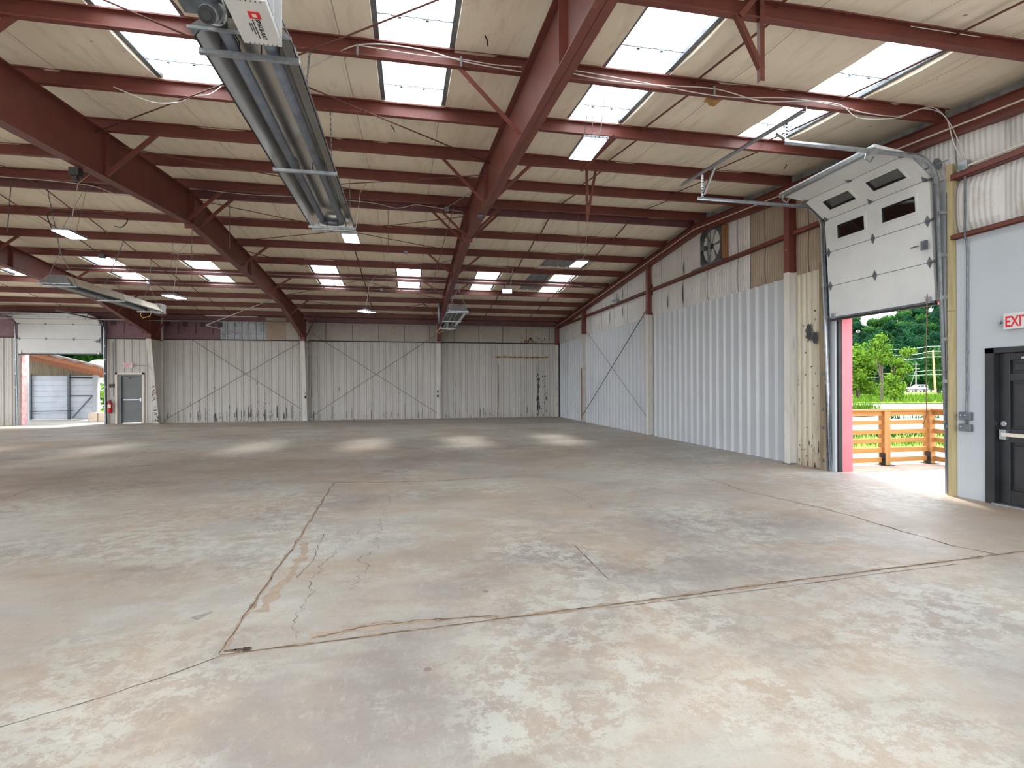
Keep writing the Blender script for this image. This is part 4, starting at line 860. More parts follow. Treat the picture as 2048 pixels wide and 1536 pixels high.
for z0, z1, lb in ((1.085, 1.195, 'upper grey electrical switch box beside the black door'), (.93, 1.03, 'lower grey electrical outlet box beside the black door')):
    q = thing('switch_box', lb, 'switch box', (7.57, 5.89, z0), 'boxes by the black door')
    m = MB(); m.box((7.545, 5.81, z0), (7.6, 5.965, z1)); bevel(m.build('housing', GALVD, q), .006)
    m = MB()
    for yy in (5.93, 5.875) if z0 > 1 else (5.93,): m.tube([(7.545, yy, (z0 + z1) / 2), (7.53, yy - .006, (z0 + z1) / 2 + .012)], .010, 8)
    m.build('switch_lever', GALV, q)
m = MB(); m.box((7.56, 5.87, 1.03), (7.6, 5.895, 1.085)); tag(m.build('conduit_nipple', GALVD, at=(7.58, 5.88, 1.05)), 'short pipe joining the two grey boxes', 'pipe')
rodc = [((.86, 12.2, 5.78), (.45, 13.5, 5.5), 'thin conduit drop'), ]
q = thing('exit_sign', 'white EXIT sign with red letters above the black door', 'exit sign', (7.58, 5.2, 2.27), 'exit signs')
m = MB(); m.box((7.52, 5.07, 2.28), (7.6, 5.385, 2.485)); bevel(m.build('housing', LGREY, q), .006)
text('EXIT', .19, (7.519, 5.355, 2.315), (0, -1, 0), (0, 0, 1), REDS, q, 'lettering', .004, .001, .26)
m = MB(); m.tube([(7.60, 5.47, 2.385), (7.57, 5.47, 2.385)], .022, 12); m.tube([(7.585, 5.385, 2.385), (7.585, 5.45, 2.385)], .008, 6); tag(m.build('lamp_head', GALV, q))
q = thing('exit_sign', 'small EXIT sign with red letters above the far grey door', 'exit sign', (-12.18, YB - .06, 2.5), 'exit signs')
m = MB(); m.box((-12.36, YB - .10, 2.47), (-12.02, YB - .04, 2.68)); bevel(m.build('housing', DOORW, q), .006)
text('EXIT', .2, (-12.335, YB - .101, 2.50), (1, 0, 0), (0, 0, 1), REDS, q, 'lettering', .004, .001, .29)
m = MB(); m.tube([(-12.5, YB - .05, 2.58), (-12.36, YB - .05, 2.58)], .012, 6); m.tube([(-12.02, YB - .05, 2.58), (-11.3, YB - .05, 2.58)], .01, 6); m.build('side_conduit', GALV, q)
q = thing('fire_extinguisher', 'red fire extinguisher on the wall left of the far grey door', 'fire extinguisher', (-12.88, YB - .12, .5))
m = MB(); m.tube([(-12.88, YB - .13, .48), (-12.88, YB - .13, .5), (-12.88, YB - .13, .9), (-12.88, YB - .13, .96), (-12.88, YB - .13, 1.0)], [.06, .08, .08, .055, .025], 16); m.build('cylinder', REDX, q, True)
m = MB(); m.box((-12.92, YB - .16, 1.0), (-12.84, YB - .1, 1.04)); m.beam((-12.88, YB - .13, 1.05), (-12.78, YB - .13, 1.09), .02, .012); m.build('valve_handle', DARKM, q)
m = MB(); m.tube([(-12.88, YB - .14, 1.02), (-12.96, YB - .16, .98), (-12.975, YB - .16, .7)], .012, 7); m.build('hose', RUBBER, q, True)
m = MB(); m.box((-12.945, YB - .215, .72), (-12.815, YB - .205, .86)); m.build('label_band', CREAM, q)
m = MB(); m.tube([(-12.8, YB - .05, 1.2), (-12.8, YB - .05, 3.6)], .012, 6); tag(m.build('conduit', GALVD, at=(-12.8, YB - .05, 1.2)), 'thin vertical conduit above the red fire extinguisher', 'conduit')
m = MB(); m.box((-12.94, YB - .07, 1.6), (-12.87, YB - .04, 1.75)); m.box((-12.82, YB - .07, 1.63), (-12.76, YB - .03, 1.76)); tag(m.build('wall_switch', DARKM, at=(-12.85, YB - .05, 1.6)), 'dark switch boxes above the red fire extinguisher', 'switch')

# exhaust fan in the gable
q = thing('exhaust_fan', 'square exhaust fan with blades high on the gable wall near the ridge', 'fan', (7.62, 12.1, 4.7))
fy0, fy1, fz0, fz1 = 11.6, 12.56, 4.68, 5.58; cy_, cz_ = (fy0 + fy1) / 2, (fz0 + fz1) / 2
m = MB(); n = 28; ring = [(cy_ + .42 * math.cos(2 * PI * k / n), cz_ + .42 * math.sin(2 * PI * k / n)) for k in range(n)]
sq = []
for k in range(n):
    a = 2 * PI * k / n; c_, s_ = math.cos(a), math.sin(a); f = 1 / max(abs(c_), abs(s_)); sq.append((cy_ + c_ * f * (fy1 - fy0) / 2, cz_ + s_ * f * (fz1 - fz0) / 2))
m.add([(7.56, *p) for p in ring] + [(7.56, *p) for p in sq] + [(7.66, *p) for p in ring], [(k, (k + 1) % n, n + (k + 1) % n, n + k) for k in range(n)] + [(k, (k + 1) % n, 2 * n + (k + 1) % n, 2 * n + k) for k in range(n)])
m.build('square_shroud', simple('dark_fan_shroud', (92, 98, 102), (70, 74, 78), .45, .5), q)
for k in range(6):
    m = MB(); a = 2 * PI * k / 6; d = Vector((0, math.cos(a), math.sin(a))); e = Vector((.35, -math.sin(a), math.cos(a))).normalized(); c = Vector((7.61, cy_, cz_))
    m.add([tuple(c + d * .07 - e * .03), tuple(c + d * .07 + e * .03), tuple(c + d * .38 + e * .11), tuple(c + d * .40 - e * .07)], [(0, 1, 2, 3)]); b_ = m.build('blade', GALVD, q); b_.modifiers.new('s', 'SOLIDIFY').thickness = .004
m = MB(); m.tube([(7.57, cy_, cz_), (7.64, cy_, cz_)], .07, 16); m.build('hub', DARKM, q)
m = MB(); m.box((7.665, fy0, fz0), (7.68, fy1, fz1)); m.build('shutter', DARKM, q)
m = MB(); m.tube([(7.55, cy_, fz0), (7.55, cy_, fz1)], .012, 6); m.tube([(7.55, cy_ + .1, fz0), (7.55, cy_ + .1, fz1)], .012, 6); m.build('motor_bracket', GALVD, q)
m = MB(); m.tube([(7.48, cy_ + .24, cz_), (7.57, cy_ + .24, cz_)], .07, 14); m.build('motor', GALVD, q)
m = MB(); m.box((7.545, 11.44, 4.68), (7.63, 11.58, 5.50)); tag(m.build('timber_post', WOODB, at=(7.6, 11.5, 4.7)), 'brown timber upright beside the exhaust fan', 'timber')
m = MB(); m.box((7.5, 11.5, 4.64), (7.6, 12.9, 4.68)); tag(m.build('fan_shelf', GALVD, at=(7.55, 12.2, 4.64)), 'dark metal ledge under the exhaust fan', 'ledge')
m = MB(); m.box((7.5, 18.1, 4.62), (7.58, 18.3, 4.78)); m.box((7.52, 18.15, 4.78), (7.56, 18.2, 4.98)); m.tube([(7.5, 18.32, 4.74), (7.47, 18.42, 4.74)], .03, 8); tag(m.build('pump_motor', GALV, at=(7.54, 18.2, 4.62)), 'small grey motor sitting on the far gable girt', 'motor')

# perforated support rail and hangers for the door tracks
q = thing('perforated_rail', 'long slotted steel rail hung above the overhead door tracks', 'rail', (5.05, 7.2, 5.15))
def holes(mb, a, b, w_=.05):
    a = Vector(a); b = Vector(b); n = int((b - a).length / .05)
    for k in range(n):
        c = a.lerp(b, (k + .5) / n); mb.box((c.x - .002, c.y - .010, c.z - .010), (c.x - .0005, c.y + .010, c.z + .010))
ra, rb = (5.05, 9.0, 5.32), (5.05, 5.88, 5.105)
m = MB(); m.angle(ra, rb, .065, .004); m.build('rail', GALV, q)
m = MB(); holes(m, (5.046, 7.4, 5.24), (5.046, 5.9, 5.135)); m.build('slot', DARKM, q)
for y, zt in ((8.28, 5.25), (6.22, 5.13)):
    m = MB(); m.angle((5.05, y, 4.85), (5.05, y, zt), .04, .004, (0, 1, 0)); m.build('hanger', GALV, q)
    m = MB(); m.angle((5.05, y, 4.9), (5.05 + .0, y - .32 if y > 7 else y + .22, zt - .02), .035, .004, (1, 0, 0)); m.build('diagonal_hanger', GALV, q)
    m = MB()
    for k in range(7): m.box((5.028, y - .008, 4.88 + k * .045), (5.046, y + .004, 4.895 + k * .045))
    m.build('slot', DARKM, q)

# loose V-shaped steel hangers under the roof
def vee(pts, w_, lb, g='loose steel struts'):
    q = thing('steel_strut', lb, 'strut', pts[0], g)
    for k, (a, b) in enumerate(zip(pts[::2], pts[1::2])): m = MB(); m.angle(a, b, w_, .006, (0, 1, 0)); m.build('angle_bar', STEELD, q)
vee([(3.43, 4.6, 5.45), (3.43, 4.6, 4.6), (3.15, 4.58, 5.2), (3.43, 4.6, 4.72), (3.38, 4.5, 5.45), (3.17, 4.56, 5.2)], .05, 'dark V shaped steel strut hanging in the near right bay')
vee([(3.24, 9.22, 5.62), (3.24, 9.22, 4.62), (3.42, 9.25, 5.6), (3.25, 9.22, 4.72)], .04, 'long thin V shaped strut hanging below the third near purlin')
m = MB(); m.angle((2.79, 6.79, 5.0), (2.69, 7.95, 5.0), .05, .006); tag(m.build('angle_bar', STEELD, at=(2.4, 6.5, 5)), 'dark angle bar just above the nearest bay light', 'bar')
cable('pipe', [(-8.2, 23.6, 4.55), (-6.1, 23.2, 4.5)], .016, CABLE, 'pale pipe stub pointing right under the eave at the left', 'pipe', n=2)
cable('pipe', [(-8.2, 23.6, 4.15), (-5.3, 22.3, 5.1)], .014, CABLE, 'long pale pipe slanting up in front of the plum wall panel', 'pipe', n=2)
cable('pipe', [(-8.2, 23.6, 4.15), (-7.3, 24.6, 3.95)], .014, CABLE, 'pale pipe slanting down to the bare wall sheet', 'pipe', n=2)
m = MB(); rnd = random.Random(4); vs = []
for k in range(12): a = 2 * PI * k / 12; vs.append((4.13 + (.13 + rnd.uniform(-.03, .03)) * math.cos(a), 6.42 + (.2 + rnd.uniform(-.03, .05)) * math.sin(a), zb(6.4) + .13 - rnd.uniform(0, .03)))
m.add(vs + [(4.13, 6.40, zb(6.4) + .08)], [(k, (k + 1) % 12, 12) for k in range(12)]); tag(m.build('torn_insulation', simple('yellow_brown_fibre', (190, 150, 96), (150, 112, 66), .95, 0, 12), at=(4.13, 6.4, 5.5)), 'torn tuft of brown fibre hanging from the ceiling in the right bay', 'insulation')
for x, y, lb in ((.85, 5.75, 'curled dark scrap'), (-.25, 8.45, 'short dark scrap'), (6.95, 8.6, 'dark torn scrap'), (-8.7, 20.0, 'flaking dark scrap')):
    m = MB(); z = zb(y) + ZT - .05; m.tube([(x, y, z), (x + .03, y + .04, z - .02), (x + .05, y + .12, z - .03)], .008, 5); tag(m.build('debris_scrap', DARKM, at=(x, y, z)), lb + ' stuck to the ceiling ' + {.85: 'left of the centre rafter', -.25: 'beside the long heater', 6.95: 'above the white overhead door', -8.7: 'at the far left'}[x], 'scrap')
m = MB(); m.box((-4.92, 8.85, 4.74), (-4.79, 8.97, 4.856)); m.box((-4.9, 8.88, 4.68), (-4.83, 8.94, 4.74)); tag(m.build('torn_bracket', DARKM, at=(-4.95, 8.9, 4.9)), 'dark torn bracket under the left big rafter', 'bracket')
m = MB(); m.box((-8.97, 17.50, zb(17.5) - .06), (-8.82, 17.62, zb(17.5) + .04)); tag(m.build('junction_box', GALVD, at=(-8.9, 17.55, 5.45)), 'dark junction box above the far left skylight', 'junction box')
for x, y, z, lb in ((.9, 12.36, 5.76, 'small box on the ridge purlin left of the centre rafter'), (-.06, 15.95, 5.6, 'small box hanging under the far slope near the middle'), (-1.0, 20.6, 5.3, 'small box on the lower far conduit'), (-9.0, 20.6, 5.3, 'small box on the lower far conduit at the left')):
    m = MB(); m.box((x - .05, y - .03, z - .05), (x + .05, y + .03, z + .04)); tag(m.build('junction_box', GALV, at=(x, y, z)), lb, 'junction box', 'small roof junction boxes')
rod('conduit', (.86, 12.3, 5.74), (1.35, 10.9, 5.68), .010, GALVD, 'thin grey conduit slanting to the centre rafter near the ridge', 'conduit')
rod('conduit', (1.05, 12.3, 5.78), (.82, 20.2, 5.2), .010, GALVD, 'thin grey conduit running down the far slope beside the centre rafter', 'conduit')
rod('hanging_wire', (-.47, 12.99, 5.88), (-.47, 12.99, 4.8), .006, RODG, 'straight wire hanging left of the centre rafter below the ridge', 'wire', 'hanging wires')
rod('hanging_wire', (-4.0, 12.99, 5.88), (-4.0, 12.99, 4.75), .006, RODG, 'straight wire hanging right of the big left rafter', 'wire', 'hanging wires')
rod('hanging_wire', (-4.66, 12.66, 5.16), (-4.68, 12.66, 3.95), .006, RODG, 'long wire hanging from the splice of the big left rafter', 'wire', 'hanging wires')
rod('hanging_wire', (-7.9, PUR[-.5], 5.88), (-7.85, 12.2, 4.7), .008, RODG, 'chain hanging above the left tube heater', 'wire', 'hanging wires')
cable('hose', [(-6.9, 11.9, 4.72), (-6.95, 11.9, 5.05), (-6.6, 12.2, 5.15), (-6.2, 12.3, 5.2), (-5.8, 12.35, 5.15), (-5.85, 12.3, 4.95), (-6.0, 12.3, 4.95)], .010, RUBBER, 'dark cord looping above the bay light at the left', 'cord')

# ---------------------------------------------------------------- outdoors
TH = .19526
def G(px, zc, z=0):                      # a spot zc metres ahead, px/1046 of that to the side
    xc = (px - 1024) / 1045.84 * zc; return (xc * math.cos(TH) + zc * math.sin(TH), -xc * math.sin(TH) + zc * math.cos(TH), z)
def patch(name, pts, z, mat, lb=None, cat='ground', kind=None, thick=.05):
    m = MB(); n = len(pts); m.add([(p[0], p[1], z) for p in pts] + [(p[0], p[1], z - thick) for p in pts], [tuple(range(n)), tuple(range(n, 2 * n))[::-1]] + [(i, (i + 1) % n, n + (i + 1) % n, n + i) for i in range(n)])
    return tag(m.build(name, mat, at=(pts[0][0], pts[0][1], z)), lb, cat if lb else None, None, kind)
GZ = -.2
m = MB(); m.quad((-260, -90, GZ - .06), (420, -90, GZ - .06), (420, 480, GZ - .06), (-260, 480, GZ - .06)); g = m.build('ground', ASPH); g['kind'] = 'structure'
patch('concrete_pad', [(7.98, 2), (11.5, 2), (11.5, 8.08), (7.98, 8.08)], -.005, CONC, 'pale concrete landing just outside the right overhead doorway', 'landing', None, .2)
m = MB()
for k in range(6): m.box((7.99, 8.1 + k * .145, -.035), (11.2, 8.1 + k * .145 + .138, -.002))
tag(m.build('deck', DECKW, at=(9, 8.1, -.03)), 'weathered deck boards running up to the wooden railing', 'deck')
m = MB(); m.box((7.99, 8.1, -.24), (11.2, 8.14, -.04)); m.box((7.99, 8.9, -.24), (11.2, 8.95, -.04)); m.build('joist', DECKW, bpy.data.objects['deck'])
q = thing('wooden_railing', 'fresh pine deck railing with six rails outside the red jambed doorway', 'railing', (9.2, 8.7, 0))
YF = 8.69
for x, y in ((8.05, YF), (9.2, YF), (10.27, YF), (10.3, 7.2), (10.3, 5.7)):
    m = MB(); m.box((x - .07, y - .07, .0), (x + .07, y + .07, 1.062)); p = m.build('post', WOODP, q); bevel(p, .006)
    m = MB(); m.box((x - .08, y - .085, .005), (x - .06, y + .03, .24)); m.box((x + .06, y - .03, .005), (x + .08, y + .085, .24)); m.box((x - .12, y - .12, .0), (x + .12, y + .12, .008)); m.build('bracket', DARKM, p)
rs = [(.97, 1.06), (.796, .876), (.611, .697), (.438, .521), (.243, .339), (.055, .149)]
for z0, z1 in rs:
    for a, b in ((8.12, 9.13), (9.27, 10.2)): m = MB(); m.box((a, YF - .02, z0), (b, YF + .02, z1)); m.build('rail', WOODF, q)
    for a, b in ((5.77, 7.13), (7.27, 8.62)): m = MB(); m.box((10.28, a, z0), (10.32, b, z1)); m.build('rail', WOODP, q)
m = MB(); m.box((8.0, YF - .08, 1.065), (10.38, YF + .08, 1.10)); m.build('top_cap', WOODF, q)
m = MB(); m.box((10.22, 5.6, 1.065), (10.38, YF - .085, 1.10)); m.build('top_cap', WOODP, q)
# grass verges, lot, road
def band(name, z0, z1, p0, p1, zz, mat, lb, cat, thick=.04): return patch(name, [G(p0, z0), G(p1, z0), G(p1, z1), G(p0, z1)], zz, mat, lb, cat, None, thick)
band('grass_verge', 14.6, 16.6, 1560, 2600, GZ + .02, GRASSM, 'narrow yellow green grass verge seen between the railing boards', 'grass')
band('grass_verge', 17.2, 19.3, 1560, 2600, GZ + .02, GRASSM, 'second greener verge farther behind the railing', 'grass')
band('meadow', 50, 118, 900, 3400, GZ + .02, GRASSM, 'sunlit meadow between the pale lot and the road', 'meadow')
band('road', 124, 136, 500, 3600, GZ + .05, simple('pale_asphalt', (150, 148, 146), (136, 134, 132), .9), 'pale road with a white car driving on it', 'road')
band('meadow', 140, 190, 500, 3600, GZ + .02, GRASSM, 'far strip of meadow behind the road at the foot of the hill', 'meadow')
def tufts(pts, hgt, wd, mat, lb, n, seed):
    rnd = random.Random(seed); m = MB()
    for k in range(n):
        x, y, z = pts(rnd); h = hgt * rnd.uniform(.5, 1.2); a = rnd.uniform(0, PI); w_ = wd * rnd.uniform(.6, 1.3); lx, ly = rnd.uniform(-.3, .3) * h, rnd.uniform(-.3, .3) * h
        m.add([(x - w_ * math.cos(a), y - w_ * math.sin(a), z), (x + w_ * math.cos(a), y + w_ * math.sin(a), z), (x + lx, y + ly, z + h)], [(0, 1, 2)])
    return tag(m.build('grass_tufts', mat), lb, 'grass', None, 'stuff')
tufts(lambda r: G(r.uniform(1600, 2100), r.uniform(14.8, 16.4), GZ), .18, .012, LEAFA, 'yellow green grass blades behind the railing', 1500, 1)
tufts(lambda r: G(r.uniform(1600, 2100), r.uniform(17.3, 19.2), GZ), .22, .014, LEAFB, 'darker weeds behind the railing', 1200, 2)
tufts(lambda r: G(r.uniform(1600, 2100), r.uniform(51, 80), GZ), .6, .12, LEAFA, 'tall meadow grass beyond the pale lot', 3000, 3)
tufts(lambda r: G(r.gauss(1722, 16), r.uniform(30, 32), GZ), .7, .05, LEAFA, 'green weeds growing at the edge of the pale lot', 700, 4)
tufts(lambda r: G(r.uniform(1775, 1880), r.uniform(27, 28), GZ), .35, .02, LEAFB, 'sparse thin weeds in the pale lot', 130, 5)
# trees
def leaves(mb, c, r, n, s, rnd, squash=.85):
    for k in range(n):
        u = Vector((rnd.gauss(0, 1), rnd.gauss(0, 1), rnd.gauss(0, 1))).normalized(); rr = r * rnd.uniform(.62, 1.08) * (1 + .25 * noise.noise(u * 2.3 + Vector(c)))
        p = Vector(c) + Vector((u.x * rr, u.y * rr, u.z * rr * squash)); a = Vector((rnd.gauss(0, 1), rnd.gauss(0, 1), rnd.gauss(0, 1))).normalized() * s * rnd.uniform(.6, 1.3); b = a.cross(u).normalized() * s * rnd.uniform(.5, .9)
        mb.quad(tuple(p - a * .5), tuple(p - b * .5), tuple(p + a * .5), tuple(p + b * .5))
def blob(mb, c, r, rnd, squash=.85):
    n, k = 10, 7; o = len(mb.v); t = MB(); t.sphere((0, 0, 0), 1, n, k)
    mb.add([tuple(Vector(c) + Vector((v.x, v.y, v.z * squash)) * r * .8 * (1 + .3 * noise.noise(v * 1.9 + Vector(c)))) for v in t.v], t.f)
def tree(loc, h, crown, trunk_r, lb, mat, seed, group=None, leaf=.35, dens=260, name='tree', fork=True, cblobs=None):
    rnd = random.Random(seed); q = thing(name, lb, 'tree', loc, group); x, y, z = loc
    m = MB(); tips = []
    m.tube([(x, y, z - .1), (x + rnd.uniform(-.1, .1), y, z + h * .35), (x, y + rnd.uniform(-.15, .15), z + h * .85)], [trunk_r, trunk_r * .7, trunk_r * .2], 8)
    for bx, by, bz, br in cblobs:
        m.tube([(x, y, z + h * .3), (x + bx * .5, y + by * .5, z + bz * .7), (x + bx, y + by, z + bz)], [trunk_r * .45, trunk_r * .3, trunk_r * .1], 6)
    m.build('trunk', BARK, q)
    m = MB()
    for bx, by, bz, br in cblobs: blob(m, (x + bx, y + by, z + bz), br * .72, rnd); leaves(m, (x + bx, y + by, z + bz), br, int(dens * br), leaf, rnd)
    m.build('foliage', mat, q); return q
rx, ry = math.cos(TH), -math.sin(TH)
def cb(lst): return [(a * rx, a * ry, z, r) for a, z, r in lst]
tree(G(1716, 60, GZ), 7, 0, .22, 'broad light green tree nearest the red jamb', LEAFA, 1, 'trees beyond the lot', .32, 300, cblobs=cb([(0, 5.2, 1.7), (-1.3, 4.0, 1.6), (1.2, 4.1, 1.5), (0, 2.8, 1.6), (-1.2, 1.7, 1.2), (1, 1.6, 1.0)]))
tree(G(1763, 54, GZ), 7, 0, .14, 'slender tree with a bare trunk between two leafy trees', LEAFA, 2, 'trees beyond the lot', .26, 260, cblobs=cb([(.05, 6.6, .55), (-.5, 6.1, .6), (.35, 5.6, .7), (-.4, 5.0, .7), (.2, 4.3, .6), (-.9, 5.4, .4)]))
tree(G(1790, 56, GZ), 6, 0, .2, 'spreading bright green tree leaning towards the power lines', LEAFA, 3, 'trees beyond the lot', .26, 280, cblobs=cb([(.1, 4.2, .8), (1.2, 5.3, .6), (1.9, 5.4, .4), (-.7, 5.0, .5), (.5, 3.2, .8), (1.1, 3.7, .5), (-.3, 2.4, .9), (.3, 1.6, .9), (0, .9, .9), (1.6, 3.4, .35)]))
tree(G(1878, 100, GZ), 10, 0, .3, 'dark round tree beside the tan power pole', LEAFB, 4, 'trees beyond the lot', .4, 220, cblobs=cb([(0, 7.2, 2.2), (.6, 5, 2.4), (-.8, 3.6, 2), (0, 2, 2.2)]))
tree(G(1722, 75, GZ), 3, 0, .1, 'low dark shrub at the foot of the broad light green tree', LEAFB, 5, None, .3, 240, 'shrub', cblobs=cb([(0, 1.2, 1.3), (1.2, .8, .8)]))
tree(G(1772, 66, GZ), 3, 0, .1, 'leafy shrub between the slender tree and the spreading tree', LEAFA, 6, None, .3, 240, 'shrub', cblobs=cb([(0, 1.6, 1.1), (.8, .8, .9), (-.8, .9, .8)]))
# hill with its wood
HL = MB(); nx_, ny_ = 40, 16; hv = []
def hh(px, zc):
    t = max(0, min(1, (zc - 185) / 150)); top = 46 - 14 * math.exp(-((px - 1745) / 55) ** 2) + 10 * max(0, min(1, (px - 1790) / 200)) + (8 if px < 1500 else 0) * 0
    return GZ + top * (t ** 1.15) * (1 - .0) + 1.5 * noise.noise(Vector((px * .01, zc * .01, 0)))
for i in range(nx_ + 1):
    for j in range(ny_ + 1): px = 200 + i * 70; zc = 180 + j * 11; hv.append(G(px, zc, hh(px, zc) if j else GZ - .1))
HL.add(hv, [(i * (ny_ + 1) + j, (i + 1) * (ny_ + 1) + j, (i + 1) * (ny_ + 1) + j + 1, i * (ny_ + 1) + j + 1) for i in range(nx_) for j in range(ny_)])
h_ = HL.build('hill', LEAFD); h_['kind'] = 'structure'
def fproto(seed, mat, nm_):
    rnd = random.Random(seed); q = thing('forest_tree', 'dark green leafy tree in the wood on the hill', 'tree', (0, 0, 0), 'trees of the wooded hill')
    m = MB(); m.tube([(0, 0, -1), (0, 0, 7)], [.3, .15], 6); m.build('trunk', BARK, q); m = MB()
    for k in range(7):
        c = (rnd.uniform(-2.4, 2.4), rnd.uniform(-2.4, 2.4), rnd.uniform(4, 10)); blob(m, c, 2.6, rnd); leaves(m, c, 2.9, 170, .8, rnd)
    m.build('foliage', mat, q); return q
protos = [fproto(21, LEAFD, 'a'), fproto(22, LEAFD, 'b'), fproto(23, LEAFB, 'c')]
rnd = random.Random(8); used = set(); cnt = 0
for zc in range(183, 336, 11):
    for k in range(10):
        px = 1640 + (k + rnd.uniform(-.3, .3)) * 34
        p = G(px, zc + rnd.uniform(-4, 4), hh(px, zc) - .5)
        i = 2 if rnd.random() < .25 else rnd.choice((0, 1)); o = protos[i] if i not in used else copy_tree(protos[i]); used.add(i)
        o.location = p; o.rotation_euler.z = rnd.uniform(0, 6.28); s_ = rnd.uniform(.75, 1.25); o.scale = (s_, s_, s_ * rnd.uniform(.9, 1.2)); cnt += 1
        tone = 'mid green' if i == 2 else 'dark green'; zone = 'at the foot of the hill' if zc < 215 else 'low on the slope' if zc < 250 else 'high on the slope' if zc < 300 else 'along the crest'
        spot_ = 'hidden to the left of the doorway' if px < 1700 else 'behind the broad tree' if px < 1750 else 'behind the slender tree' if px < 1785 else 'behind the spreading tree' if px < 1820 else 'above the white car' if px < 1855 else 'towards the door track'
        o['label'] = '%s tree %s, %s' % (tone, zone, spot_); o['group'] = 'wooded hill, %s %s %s' % (tone, zone, spot_)
# poles and lines
q = thing('utility_pole', 'tan wooden power pole near the right door track', 'pole', G(1871, 98, GZ), 'utility poles')
a = Vector(G(1871, 98, GZ)); m = MB(); m.tube([tuple(a), tuple(a + Vector((-.45, .1, 8.2)))], [.2, .13], 8); m.build('pole_shaft', simple('tan_pole', (186, 158, 122), (160, 134, 100)), q)
m = MB(); c = a + Vector((-.4, .1, 7.6)); m.beam(tuple(c - Vector((rx, ry, 0)) * 1.1), tuple(c + Vector((rx, ry, 0)) * 1.1), .12, .14); m.build('crossarm', BARK, q)
q = thing('utility_pole', 'small grey power pole with crossarms behind the white car', 'pole', G(1832, 150, GZ), 'utility poles')
a = Vector(G(1832, 150, GZ)); m = MB(); m.tube([tuple(a), tuple(a + Vector((0, 0, 8.0)))], [.16, .1], 8); m.build('pole_shaft', simple('grey_pole', (150, 146, 140)), q)
m = MB()
for z in (7.6, 6.3): m.beam(tuple(a + Vector((-rx * 1.0, -ry, z))), tuple(a + Vector((rx, ry, z))), .12, .14)
m.build('crossarm', simple('grey_pole', (150, 146, 140)), q)
m = MB(); m.tube([tuple(a + Vector((0, 0, 6))), tuple(a + Vector((-1.4 * rx, 1, 0)))], .03, 5); m.build('guy_wire', CABLE, q)
WIREM = simple('bright_power_line', (206, 210, 214), None, .5)
for k, (y0, y1, lb) in enumerate(((698, 693, 'top'), (710, 703, 'second'), (719, 714, 'third'), (745, 741, 'fourth'), (752, 750, 'lowest'))):
    zc = 97; z = lambda yy, px: 1.58 + (769.5 - yy) / 1045.84 * zc
    cable('power_line', [G(1560, zc, z(y0 + 12, 0)), G(1815, zc, z(y0, 0)), G(1880, zc, z(y1, 0)), G(2100, zc, z(y1 + 3, 0))], .045 if k < 3 else .03, WIREM, '%s of the pale power lines crossing the trees' % lb, 'power line', 'power lines', 6)
# car on the road
def car(c, d, lb):
    q = thing('car', lb, 'car', tuple(c)); d = Vector(d).normalized(); s_ = Vector((-d.y, d.x, 0)); T = lambda a, b, z: tuple(Vector(c) + d * a + s_ * b + Vector((0, 0, z)))
    side = [(-2.4, .45), (-2.35, .95), (-2.2, 1.05), (-1.9, 1.65), (-1.2, 1.74), (.1, 1.70), (.95, 1.12), (2.2, .95), (2.4, .7), (2.4, .35), (-2.3, .35)]
    m = MB(T); n = len(side); m.add([(a, -.9 if z < 1.1 else -.75, z) for a, z in side] + [(a, .9 if z < 1.1 else .75, z) for a, z in side], [tuple(range(n)), tuple(range(n, 2 * n))[::-1]] + [(i, (i + 1) % n, n + (i + 1) % n, n + i) for i in range(n)])
    m.build('body', simple('white_car_paint', (222, 222, 224), None, .3), q)
    m = MB(T)
    for sy in (-1, 1):
        for w_ in ([(-2.0, 1.18), (-1.78, 1.58), (-1.2, 1.62), (-1.15, 1.18)], [(-1.05, 1.18), (-1.05, 1.62), (-.35, 1.60), (-.35, 1.16)], [(-.25, 1.16), (-.25, 1.60), (.1, 1.58), (.72, 1.14)]): m.quad(*[(a, sy * (.84 - .1 * (z - 1.1) / .6 + .04), z) for a, z in w_])
    m.build('side_window', GLASSD, q)
    for wx in (-1.5, 1.5):
        for sy in (-1, 1):
            m = MB(T); m.tube([(wx, sy * .72, .34), (wx, sy * .93, .34)], .34, 16); w_ = m.build('wheel', RUBBER, q); m = MB(T); m.tube([(wx, sy * .93, .34), (wx, sy * .94, .34)], .19, 12); m.build('hub', GALV, w_)
    m = MB(T); m.box((-2.42, .55, .8), (-2.3, .85, 1.0)); m.box((-2.42, -.85, .8), (-2.3, -.55, 1.0)); m.build('tail_light', REDS, q)
car(G(1834, 127, GZ + .02), (-rx, -ry, 0), 'white estate car driving along the far road')
q = thing('guardrail', 'dark guardrail posts with a thin rail in front of the far road', 'guardrail', G(1850, 120, GZ))
m = MB(); m.beam(G(1808, 120, GZ + .62), G(2000, 120, GZ + .62), .06, .28); m.build('rail', simple('weathered_rail', (96, 92, 88)), q)
for px in (1813, 1832, 1848, 1862, 1878, 1894): m = MB(); m.box(Vector(G(px, 120, GZ)) - Vector((.12, .12, 0)), Vector(G(px, 120, GZ + .75)) + Vector((.12, .12, 0))); m.build('post', DARKM, q)
q = thing('road_sign', 'small white sign on a post in the meadow in front of the spreading tree', 'sign', G(1798, 70, GZ))
a = Vector(G(1798, 70, GZ)); m = MB(); m.tube([tuple(a), tuple(a + Vector((0, 0, 1.6)))], .03, 6); m.build('post', GALVD, q)
m = MB(); e = Vector((rx, ry, 0)); f = Vector((-ry, rx, 0)) * .01
